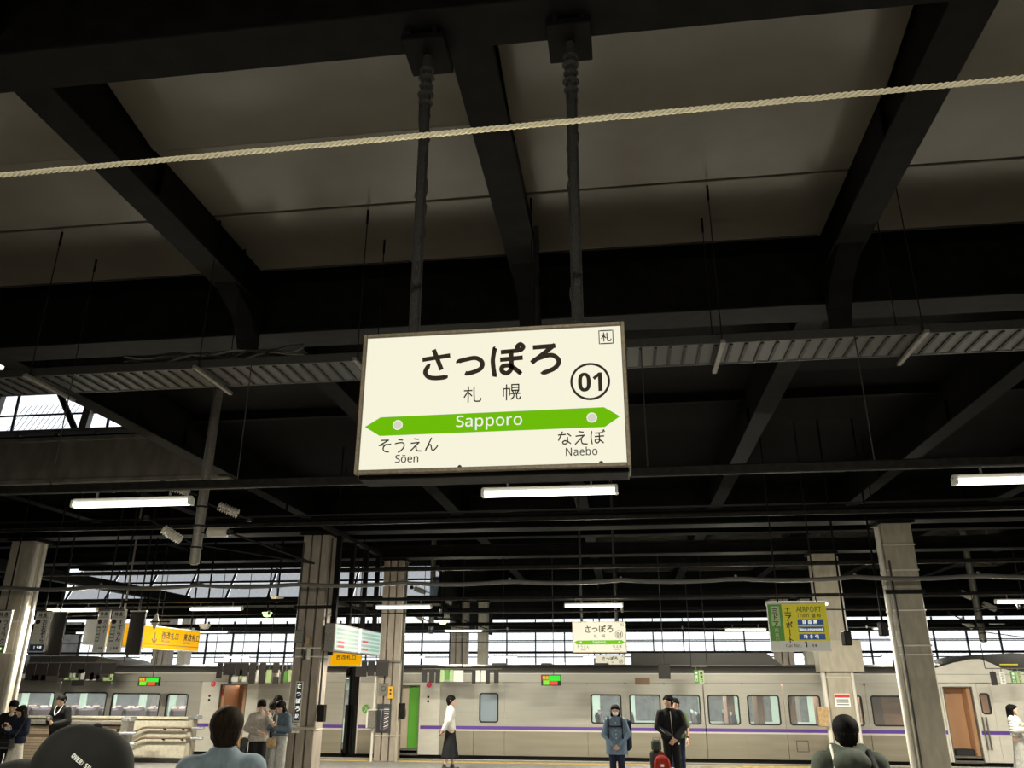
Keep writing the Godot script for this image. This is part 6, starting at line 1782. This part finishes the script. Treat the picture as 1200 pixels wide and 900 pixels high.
func bag(called: String, label: String, who: Node3D, at: Vector3, size: Vector3, m: Material, turn := 0.0) -> Node3D:
	var o := thing(called, label, "bag")
	o.transform = who.transform.orthonormalized() * Transform3D(Basis(Vector3.UP, turn), at * who.scale.x)
	part("bag_body", geo().box(Vector3.ZERO, size, Basis.IDENTITY, minf(minf(size.x, size.y), size.z) * 0.28), m, o)
	part("flap", geo().box(Vector3(0, size.y * 0.22, size.z * 0.1), Vector3(size.x * 1.02, size.y * 0.5, size.z), Basis.IDENTITY, 0.02), m, o)
	return o

func strap(o: Node3D, pts: PackedVector3Array, r: float, m: Material) -> void:
	part("strap", geo().tube(pts, r, 6), m, o)

func floor_at(p: Vector3) -> Vector3:
	return Vector3(p.x, 0.0, p.z)

func folk() -> void:
	var up := Vector3(0, 0.3, -1)
	# the woman walking past the train
	var a := person("person in a white long-sleeved top and a long black skirt, looking along the train", {"pos": floor_at(Vector3(-4.094, 0.96, -20)), "turn": PI * 0.62, "h": 1.6, "top": M.cloth_white, "low": M.cloth_black, "shoe": M.leather_black, "hair": "short", "kind": "skirt", "skirt_hem": 0.28, "hem": 0.88, "puff": 0.026, "stride": 0.1, "boot": 0.1, "look": -0.2,
		"R": [Vector3(-0.22, 1.1, -0.1), Vector3(-0.17, 0.9, -0.2)], "L": [Vector3(0.215, 1.08, -0.05), Vector3(0.215, 0.86, 0.06)]})
	phone("black phone in the hand of the person in the white top", a, Vector3(-0.15, 0.84, -0.23), Vector3(0.5, 0.4, 0.9), M.leather_black)
	# the masked woman
	var m := person("person with a white mask, black bob and light blue jacket, hands folded in front", {"pos": floor_at(Vector3(-0.219, 0.978, -17)), "turn": 0.0, "h": 1.5, "top": M.cloth_blue, "low": M.cloth_jeans, "shoe": M.leather_black, "hair": "bob", "hem": 0.68, "puff": 0.03, "fat": 1.12, "nod": 0.06,
		"R": [Vector3(-0.24, 1.07, 0.0), Vector3(-0.045, 0.88, 0.2), Vector3(0.6, -0.6, 0.3), Vector3(0.3, 0, -1), true], "L": [Vector3(0.24, 1.07, 0.0), Vector3(0.045, 0.88, 0.2), Vector3(-0.6, -0.6, 0.3), Vector3(-0.3, 0, -1), true]})
	var hm: Transform3D = m.get_meta("head_at")
	part("mask", geo().add(geo().ball(Vector3(0, -0.045, 0.055), Vector3(0.064, 0.055, 0.062), 12, 8), hm), M.mask_white, m)
	var bt := geo()
	for i in 8:
		bt.ball(Vector3(0.0, 1.3 - 0.075 * i, 0.135 - 0.02 * absf(i - 3) * 0.2), Vector3(0.011, 0.011, 0.03), 8, 4)
	part("buttons", bt, M.mask_white, m)
	var rs := bag("backpack", "dark navy backpack on the back of the masked person", m, Vector3(0.13, 1.05, -0.2), Vector3(0.36, 0.56, 0.2), M.cloth_navy)
	for s in [-1.0, 1.0]:
		strap(rs, PackedVector3Array([Vector3(0.14 * s - 0.13, 0.24, 0.08), Vector3(0.13 * s - 0.13, 0.33, 0.2), Vector3(0.13 * s - 0.13, 0.2, 0.345), Vector3(0.14 * s - 0.13, -0.05, 0.33)]), 0.022, M.cloth_navy)
	strap(rs, PackedVector3Array([Vector3(-0.26, 0.17, 0.35), Vector3(-0.13, 0.165, 0.37), Vector3(0.0, 0.17, 0.35)]), 0.014, M.cloth_navy)
	# the man in black with the one behind him
	var b := person("person in a black zipped jacket with folded hands, face turned to the left", {"pos": floor_at(Vector3(0.855, 1.034, -17.6)), "turn": 0.05, "h": 1.66, "w": 0.19, "top": M.cloth_black, "low": M.cloth_black, "shoe": M.leather_black, "hair": "short", "hem": 0.84, "puff": 0.03, "look": -0.75,
		"R": [Vector3(-0.25, 1.08, 0.02), Vector3(-0.035, 0.9, 0.21), Vector3(0.7, -0.5, 0.2), Vector3(0.3, 0, -1), true], "L": [Vector3(0.25, 1.08, 0.02), Vector3(0.05, 0.88, 0.2), Vector3(-0.5, -0.7, 0.2), Vector3(-0.3, 0, -1), true]})
	part("zip", geo().tube(PackedVector3Array([Vector3(0, 1.37, 0.09), Vector3(0.005, 1.25, 0.118), Vector3(0.01, 1.1, 0.118), Vector3(0.015, 0.87, 0.13)]), 0.009, 6), M.cloth_light_grey, b)
	part("shirt", geo().ball(Vector3(0, 1.385, 0.035), Vector3(0.03, 0.05, 0.02), 8, 6), M.cloth_white, b)
	part("piping", geo().tube(PackedVector3Array([Vector3(-0.262, 1.12, 0.07), Vector3(-0.19, 1.02, 0.15), Vector3(-0.1, 0.95, 0.215)]), 0.008, 5), M.cloth_light_grey, b)
	part("badge", geo().ball(Vector3(0.13, 0.78, 0.1), Vector3(0.016, 0.016, 0.012), 8, 5), M.mask_white, b)
	var b2 := person("person in an olive green short-sleeved shirt, almost hidden behind the black jacket", {"pos": floor_at(Vector3(1.021, 0.991, -18.5)), "turn": -0.2, "h": 1.58, "w": 0.18, "top": M.cloth_green, "low": M.cloth_jeans, "shoe": M.leather_black, "hair": "short", "sleeve": 0.42, "hem": 0.86, "puff": 0.025})
	var ww := thing("wristwatch", "dark wristwatch on the arm of the person in the olive shirt", "watch")
	ww.transform = b2.transform.orthonormalized() * Transform3D(Basis.IDENTITY, Vector3(0.235, 0.89, 0.046) * b2.scale.x)
	part("watch_band", geo().rod(Vector3(0, -0.015, 0), Vector3(0, 0.015, 0), 0.033, 12), M.leather_black, ww)
	var pk := thing("backpack", "red backpack with a small white label standing before the black jacket", "bag", floor_at(Vector3(0.61, 0.716, -16.6)))
	part("bag_body", Geo.skin([cap(Vector3(0, 0.16, 0), Vector3(0, 0.5, 0), 0.17, 0.15, 0.03, 1.15), cap(Vector3(0, 0.14, 0.1), Vector3(0, 0.32, 0.1), 0.12, 0.11, 0.03), cut_below(0.0)], 0.016), M.cloth_red, pk)
	part("pocket", geo().box(Vector3(0, 0.2, 0.19), Vector3(0.2, 0.22, 0.08), Basis.IDENTITY, 0.03), M.cloth_red, pk)
	part("label", geo().box(Vector3(0.0, 0.48, 0.132), Vector3(0.06, 0.045, 0.012), Basis.IDENTITY, 0.004), M.mask_white, pk)
	part("top_handle", geo().tube(PackedVector3Array([Vector3(-0.05, 0.62, 0), Vector3(-0.04, 0.69, 0), Vector3(0.04, 0.69, 0), Vector3(0.05, 0.62, 0)]), 0.014, 6), M.cloth_red, pk)
	for s in [-1.0, 1.0]:
		part("strap", geo().tube(PackedVector3Array([Vector3(0.09 * s, 0.6, 0.08), Vector3(0.12 * s, 0.48, 0.15), Vector3(0.14 * s, 0.3, 0.15)]), 0.016, 6), M.cloth_red, pk)
	var sc := thing("suitcase", "dark suitcase behind the red backpack", "suitcase", floor_at(Vector3(0.541, 0.658, -17.4)))
	part("shell", geo().span(Vector3(-0.13, 0.06, -0.11), Vector3(0.13, 0.66, 0.11), 0.035), M.leather_black, sc)
	part("upper_bag", geo().span(Vector3(-0.09, 0.66, -0.08), Vector3(0.1, 0.86, 0.08), 0.03), M.cloth_olive, sc)
	part("handle", geo().tube(PackedVector3Array([Vector3(-0.06, 0.64, 0.09), Vector3(-0.06, 0.9, 0.09), Vector3(0.07, 0.9, 0.09), Vector3(0.07, 0.64, 0.09)]), 0.01, 6), M.grey_steel, sc)
	for s in [[-0.09, -0.07], [0.09, -0.07], [-0.09, 0.07], [0.09, 0.07]]:
		part("wheel", geo().rod(Vector3(s[0] - 0.015, 0.035, s[1]), Vector3(s[0] + 0.015, 0.035, s[1]), 0.035, 10), M.rubber, sc)
	var pc := thing("pouch", "small grey and white pouch bag at the feet of the black jacket", "bag", floor_at(Vector3(0.779, 0.515, -16.8)))
	part("bag_body", geo().span(Vector3(-0.14, 0.0, -0.07), Vector3(0.16, 0.3, 0.07), 0.03), M.cloth_red, pc)
	part("flap", geo().span(Vector3(-0.08, 0.28, -0.06), Vector3(0.09, 0.42, 0.06), 0.03), M.cloth_light_grey, pc)
	# the group by the name plate column
	var g1 := person("person in a grey blouse and wide black trousers with folded sleeves", {"pos": floor_at(Vector3(-7.421, 0.911, -16.9)), "turn": 0.55, "h": 1.56, "top": M.cloth_grey, "low": M.cloth_black, "shoe": M.leather_black, "hair": "short", "hair_mat": M.hair_dark, "puff": 0.032, "hem": 0.82, "leg": 0.03, "nod": 0.45,
		"R": [Vector3(-0.25, 1.08, 0.0), Vector3(-0.05, 1.0, 0.21)], "L": [Vector3(0.24, 1.1, 0.05), Vector3(0.12, 1.3, 0.22), Vector3(-0.3, 0.8, 0.3), up, true]})
	bag("shoulder_bag", "white-lined black shoulder bag at the side of the grey blouse", g1, Vector3(-0.28, 0.72, -0.06), Vector3(0.14, 0.34, 0.22), M.leather_black)
	var g2 := person("person in a black cap and navy jacket holding a phone", {"pos": floor_at(Vector3(-7.516, 0.867, -17.7)), "turn": 0.15, "h": 1.5, "top": M.cloth_navy, "low": M.cloth_light_grey, "shoe": M.leather_black, "hair": "crop", "puff": 0.03, "leg": 0.03, "nod": 0.4, "look": 0.3,
		"R": [Vector3(-0.23, 1.08, 0.04), Vector3(-0.07, 1.1, 0.25), Vector3(0.3, 0.6, 0.3), up, true], "L": [Vector3(0.23, 1.08, 0.02), Vector3(0.06, 1.12, 0.25), Vector3(-0.3, 0.6, 0.3), up, true]})
	var h2: Transform3D = g2.get_meta("head_at")
	part("cap_crown", Geo.skin([cap(h2 * Vector3(0, 0.05, -0.03), h2 * Vector3(0, 0.05, 0.015), 0.1, 0.097, 0.02), cap(h2 * Vector3(-0.04, 0.045, 0.13), h2 * Vector3(0.04, 0.045, 0.13), 0.025, 0.025, 0.03)], 0.012), M.cap_black, g2)
	var g3 := person("person with black hair standing behind the two others at the name plate column", {"pos": floor_at(Vector3(-7.81, 0.81, -18.7)), "turn": -0.3, "h": 1.6, "w": 0.18, "top": M.cloth_black, "low": M.cloth_black, "shoe": M.leather_black, "hair": "short", "puff": 0.025, "nod": 0.2})
	var g4 := person("person in a denim jacket with a dark bob beside the name plate column", {"pos": floor_at(Vector3(-6.845, 0.933, -16.6)), "turn": -0.35, "h": 1.56, "top": M.cloth_denim, "low": M.cloth_light_grey, "shoe": M.cloth_white, "hair": "bob", "hair_mat": M.hair_dark, "puff": 0.035, "hem": 0.95, "leg": 0.035, "nod": 0.5,
		"R": [Vector3(-0.24, 1.09, 0.03), Vector3(-0.05, 1.15, 0.25), Vector3(0.2, 0.7, 0.3), up, true], "L": [Vector3(0.24, 1.09, 0.03), Vector3(0.07, 1.1, 0.24), Vector3(-0.3, 0.6, 0.3), up, true]})
	part("shirt_front", geo().box(Vector3(0.0, 1.18, 0.137), Vector3(0.05, 0.34, 0.02), Basis(Vector3.RIGHT, -0.03), 0.008), M.cloth_cream, g4)
	phone("white phone held up by the person in the denim jacket", g4, Vector3(0.0, 1.24, 0.29), Vector3(0.6, 0, 0), M.mask_white)
	phone("black phone held by the person in the black cap and navy jacket", g2, Vector3(0.0, 1.2, 0.3), Vector3(0.6, 0, 0), M.leather_black)
	var bb := bag("handbag", "beige handbag at the hip of the person in the denim jacket", g4, Vector3(-0.02, 0.83, 0.2), Vector3(0.2, 0.17, 0.1), M.cloth_beige)
	strap(bb, PackedVector3Array([Vector3(-0.09, 0.07, 0), Vector3(-0.12, 0.3, -0.02), Vector3(-0.13, 0.55, -0.14)]), 0.01, M.cloth_cream)
	# the three on the left
	var l1 := person("person with short black hair and dark jacket at the left edge, thumbs on a phone", {"pos": floor_at(Vector3(-12.423, 0.899, -16.2)), "turn": 0.35, "h": 1.53, "w": 0.18, "top": M.cloth_black, "low": M.cloth_black, "shoe": M.leather_black, "hair": "short", "puff": 0.03, "nod": 0.35,
		"R": [Vector3(-0.24, 1.08, 0.03), Vector3(-0.06, 1.08, 0.25), Vector3(0.3, 0.5, 0.3), up, true], "L": [Vector3(0.24, 1.08, 0.03), Vector3(0.06, 1.07, 0.25), Vector3(-0.3, 0.5, 0.3), up, true]})
	part("shirt_front", geo().ball(Vector3(0, 1.37, 0.075), Vector3(0.055, 0.04, 0.025), 10, 6), M.cloth_cream, l1)
	phone("dark phone of the black-haired person at the left edge", l1, Vector3(0.0, 1.13, 0.31), Vector3(0.7, 0, 0), M.leather_black)
	var l2 := person("person with a brown bob, navy top and cream skirt, phone held level in both hands", {"pos": floor_at(Vector3(-11.896, 0.926, -15.8)), "turn": -0.3, "h": 1.45, "top": M.cloth_navy, "low": M.cloth_cream, "shoe": M.leather_black, "hair": "bob", "hair_mat": M.hair_brown, "kind": "skirt", "skirt_hem": 0.25, "puff": 0.035, "nod": 0.3, "look": -0.3,
		"R": [Vector3(-0.24, 1.1, 0.03), Vector3(-0.07, 1.12, 0.24), Vector3(0.3, 0.5, 0.3), up, true], "L": [Vector3(0.24, 1.1, 0.03), Vector3(0.07, 1.1, 0.24), Vector3(-0.3, 0.5, 0.3), up, true]})
	phone("white phone held level by the person in the cream skirt", l2, Vector3(0.0, 1.17, 0.29), Vector3(0.5, 0, PI / 2), M.mask_white)
	var lb := bag("shoulder_bag", "black shoulder bag hanging before the cream skirt", l2, Vector3(0.0, 0.88, 0.24), Vector3(0.3, 0.2, 0.12), M.leather_black, 0.1)
	strap(lb, PackedVector3Array([Vector3(0.14, 0.08, 0), Vector3(0.2, 0.25, -0.06), Vector3(0.18, 0.5, -0.2)]), 0.012, M.leather_black)
	var l3 := person("person in a black sweater with a white lanyard, looking down at a blue phone", {"pos": floor_at(Vector3(-13.06, 0.763, -18.6)), "turn": -0.12, "h": 1.6, "w": 0.19, "fat": 1.1, "top": M.cloth_black, "low": M.cloth_black, "shoe": M.cloth_light_grey, "hair": "crop", "puff": 0.032, "nod": 0.3,
		"R": [Vector3(-0.25, 1.07, 0.02), Vector3(-0.06, 1.06, 0.25), Vector3(0.2, 0.6, 0.3), up, true], "L": [Vector3(0.26, 1.06, 0.0), Vector3(0.08, 1.0, 0.22), Vector3(-0.6, 0.2, 0.2), Vector3(0, 0.6, -1), true]})
	part("lanyard", geo().tube(PackedVector3Array([Vector3(-0.07, 1.44, 0.03), Vector3(-0.075, 1.36, 0.1), Vector3(-0.03, 1.25, 0.15), Vector3(0.0, 1.2, 0.155), Vector3(0.05, 1.25, 0.145), Vector3(0.085, 1.36, 0.09), Vector3(0.07, 1.44, 0.02)]), 0.011, 6), M.mask_white, l3)
	phone("pale blue phone in the hands of the person with the lanyard", l3, Vector3(-0.03, 1.16, 0.28), Vector3(0.5, 0.1, PI / 2), M.cloth_pale_blue)
	# the long-haired woman at the right edge
	var r1 := person("person with long black hair, white ruffled blouse and grey skirt at the right edge", {"pos": floor_at(Vector3(8.284, 0.901, -20)), "turn": 0.9, "h": 1.48, "top": M.cloth_white, "low": M.cloth_light_grey, "shoe": M.leather_black, "hair": "long", "kind": "skirt", "skirt_hem": 0.22, "puff": 0.04, "hem": 0.95,
		"R": [Vector3(-0.24, 1.09, 0.03), Vector3(-0.1, 1.1, 0.22)], "L": [Vector3(0.23, 1.1, 0.05), Vector3(0.12, 1.22, 0.22), Vector3(-0.2, 0.7, 0.2), up, true]})
	var ruf := geo()
	for i in 5:
		ruf.cone(Vector3(-0.2 - 0.012 * i, 1.36 - 0.06 * i, 0.0), Vector3(-0.215 - 0.014 * i, 1.29 - 0.06 * i, 0.0), 0.055, 0.085, 10)
	part("ruffle", ruf, M.cloth_white, r1)
	# two nearer heads seen from behind
	var n1 := person("person with short black hair and green-grey hood seen from behind, nearest on the right", {"pos": floor_at(Vector3(1.663, 1.538, -7)), "turn": PI - 0.1, "h": 1.665, "w": 0.19, "top": M.cloth_olive, "low": M.cloth_black, "shoe": M.leather_black, "hair": "round", "puff": 0.04, "hem": 0.8, "collar": 1.43})
	part("hood", Geo.skin([cap(Vector3(-0.1, 1.41, 0.02), Vector3(-0.03, 1.37, -0.12), 0.05, 0.055, 0.05), cap(Vector3(0.1, 1.41, 0.02), Vector3(0.03, 1.37, -0.12), 0.05, 0.055, 0.05), cap(Vector3(-0.07, 1.33, -0.14), Vector3(0.07, 1.33, -0.14), 0.065, 0.065, 0.05), cap(Vector3(0, 1.32, -0.15), Vector3(0, 1.2, -0.13), 0.07, 0.04, 0.05), cap(Vector3(-0.12, 1.39, 0.06), Vector3(0.12, 1.39, 0.06), 0.03, 0.03, 0.04)], 0.012), M.cloth_olive, n1)
	var nb := bag("backpack", "black backpack strap side bag on the right shoulder of the hooded person", n1, Vector3(-0.15, 1.08, -0.2), Vector3(0.2, 0.42, 0.14), M.cloth_black)
	strap(nb, PackedVector3Array([Vector3(0.0, 0.2, 0.02), Vector3(0.01, 0.32, 0.14), Vector3(0.01, 0.2, 0.32)]), 0.03, M.cloth_black)
	var ct := thing("shoulder_strap", "cream shoulder strap on the left shoulder of the hooded person", "strap")
	ct.transform = n1.transform.orthonormalized()
	strap(ct, PackedVector3Array([Vector3(0.115, 1.0, -0.17), Vector3(0.118, 1.2, -0.175), Vector3(0.12, 1.36, -0.12), Vector3(0.12, 1.44, -0.01), Vector3(0.12, 1.36, 0.1), Vector3(0.12, 1.15, 0.14)]), 0.012, M.cloth_cream)
	ct.scale = n1.scale
	var n2 := person("person with short brown hair and pale blue top seen from behind on the left", {"pos": floor_at(Vector3(-2.502, 1.594, -5.2)), "turn": PI + 0.5, "h": 1.745, "w": 0.18, "top": M.cloth_pale_blue, "low": M.cloth_black, "shoe": M.leather_black, "hair": "round", "hair_mat": M.hair_brown, "puff": 0.03, "collar": 1.44, "nod": -0.05})
	# the man in the black cap, close by
	var c := person("person in a black baseball cap in profile, closest of all at the lower left", {"pos": floor_at(Vector3(-1.292, 1.763, -1.95)), "turn": -PI / 2 + 0.1, "h": 1.79, "w": 0.19, "top": M.cloth_black, "low": M.cloth_black, "shoe": M.leather_black, "nod": 0.0})
	part("hair", geo().add(Geo.skin([cap(Vector3(0, 0.01, -0.045), Vector3(0, -0.05, -0.042), 0.068, 0.054, 0.02), cap(Vector3(-0.06, 0.02, -0.01), Vector3(-0.074, -0.02, -0.005), 0.025, 0.015, 0.01), cap(Vector3(0.06, 0.02, -0.01), Vector3(0.074, -0.02, -0.005), 0.025, 0.015, 0.01)], 0.006), c.get_meta("head_at")), M.hair_black, c)
	# the cap sits tipped up at the front
	var hc: Transform3D = c.get_meta("head_at") * Transform3D(Basis(Vector3.RIGHT, -0.24), Vector3(0, 0.004, 0))
	var crown := geo()
	var rows := 14
	var cols := 48
	var at := func(j: int, i: int) -> Vector3:
		var v := PI * 0.5 * j / rows
		var t := TAU * i / cols
		var seam := 1.0 - 0.006 * pow(maxf(0.0, cos(t * 3.0)), 24.0)
		var rr := pow(sin(v), 0.86) * seam
		return Vector3(0.094 * rr * sin(t), 0.015 + 0.108 * pow(cos(v), 0.8), -0.003 + 0.108 * rr * cos(t))
	for j in rows:
		for i in cols:
			var q := [at.call(j, i), at.call(j, i + 1), at.call(j + 1, i + 1), at.call(j + 1, i)]
			var nn: Array = q.map(func(p): return Vector3(p.x / 0.0088, (p.y - 0.015) / 0.0137, (p.z + 0.012) / 0.0125).normalized())
			crown.tri(q[0], q[1], q[2], nn[0], nn[1], nn[2])
			crown.tri(q[0], q[2], q[3], nn[0], nn[2], nn[3])
	crown.ball(Vector3(0, 0.123, 0.0), Vector3(0.01, 0.006, 0.01), 10, 6)
	part("cap_crown", geo().add(crown, hc), M.cap_black, c)
	var band := PackedVector3Array()
	for i in 41:
		band.append(at.call(rows, i * cols / 40))
	part("cap_band", geo().add(geo().tube(band, 0.004, 6), hc), M.cap_black, c)
	var brim := geo()
	var bp := func(u: float, v: float, off: float) -> Vector3:
		var t := u * 0.9
		var inner := Vector3(0.092 * sin(t), 0.024, -0.003 + 0.107 * cos(t))
		var outer := Vector3(0.08 * sin(t * 1.1), -0.008, 0.065 + 0.122 * cos(t * 0.95))
		var p := inner.lerp(outer, v)
		p.y += -0.03 * u * u * (0.3 + 0.7 * v) + 0.006 * sin(PI * v) + off
		return p
	for i in 16:
		for j in 6:
			var u0 := -1.0 + i / 8.0
			var u1 := -1.0 + (i + 1) / 8.0
			var v0 := j / 6.0
			var v1 := (j + 1) / 6.0
			for e in [[0.003, Vector3.UP], [-0.002, Vector3.DOWN]]:
				brim.flat(bp.call(u0, v0, e[0]), bp.call(u1, v0, e[0]), bp.call(u1, v1, e[0]), bp.call(u0, v1, e[0]), e[1])
	for i in 16:
		var u0 := -1.0 + i / 8.0
		var u1 := -1.0 + (i + 1) / 8.0
		brim.flat(bp.call(u0, 1.0, 0.003), bp.call(u1, 1.0, 0.003), bp.call(u1, 1.0, -0.002), bp.call(u0, 1.0, -0.002), Vector3.BACK)
	part("cap_brim", geo().add(brim, hc), M.cap_black, c)
	# white letters along the side of the cap that faces the viewer
	var text := "OVERISM"
	for i in text.length():
		var f := i / 6.0
		var y := lerpf(0.068, 0.054, f)
		var z := lerpf(-0.012, -0.05, f)
		var q := func(yy: float, zz: float) -> Vector3:
			var v := acos(pow(clampf((yy - 0.015) / 0.108, 0.0, 1.0), 1.25))
			var rr := pow(sin(v), 0.86)
			var cs := clampf((zz + 0.003) / (0.108 * rr), -1.0, 1.0)
			return Vector3(0.094 * rr * sqrt(1.0 - cs * cs) + 0.0012, yy, zz)
		var o: Vector3 = q.call(y, z)
		var nn: Vector3 = (q.call(y + 0.004, z) - o).cross(o - q.call(y, z - 0.004)).normalized()
		if nn.x < 0.0:
			nn = -nn
		var along := (Vector3(0, -0.29, -1)).normalized()
		along = (along - nn * along.dot(nn)).normalized()
		var letter := Node3D.new()
		letter.name = "cap_lettering"
		c.add_child(letter, true)
		letter.transform = hc * Transform3D(Basis(along, nn.cross(along), nn), o)
		latin(letter, text[i], 0, 0, 0.0088, M.mask_white, 0.0, 0.0058 if text[i] != "I" else 0.002, true)
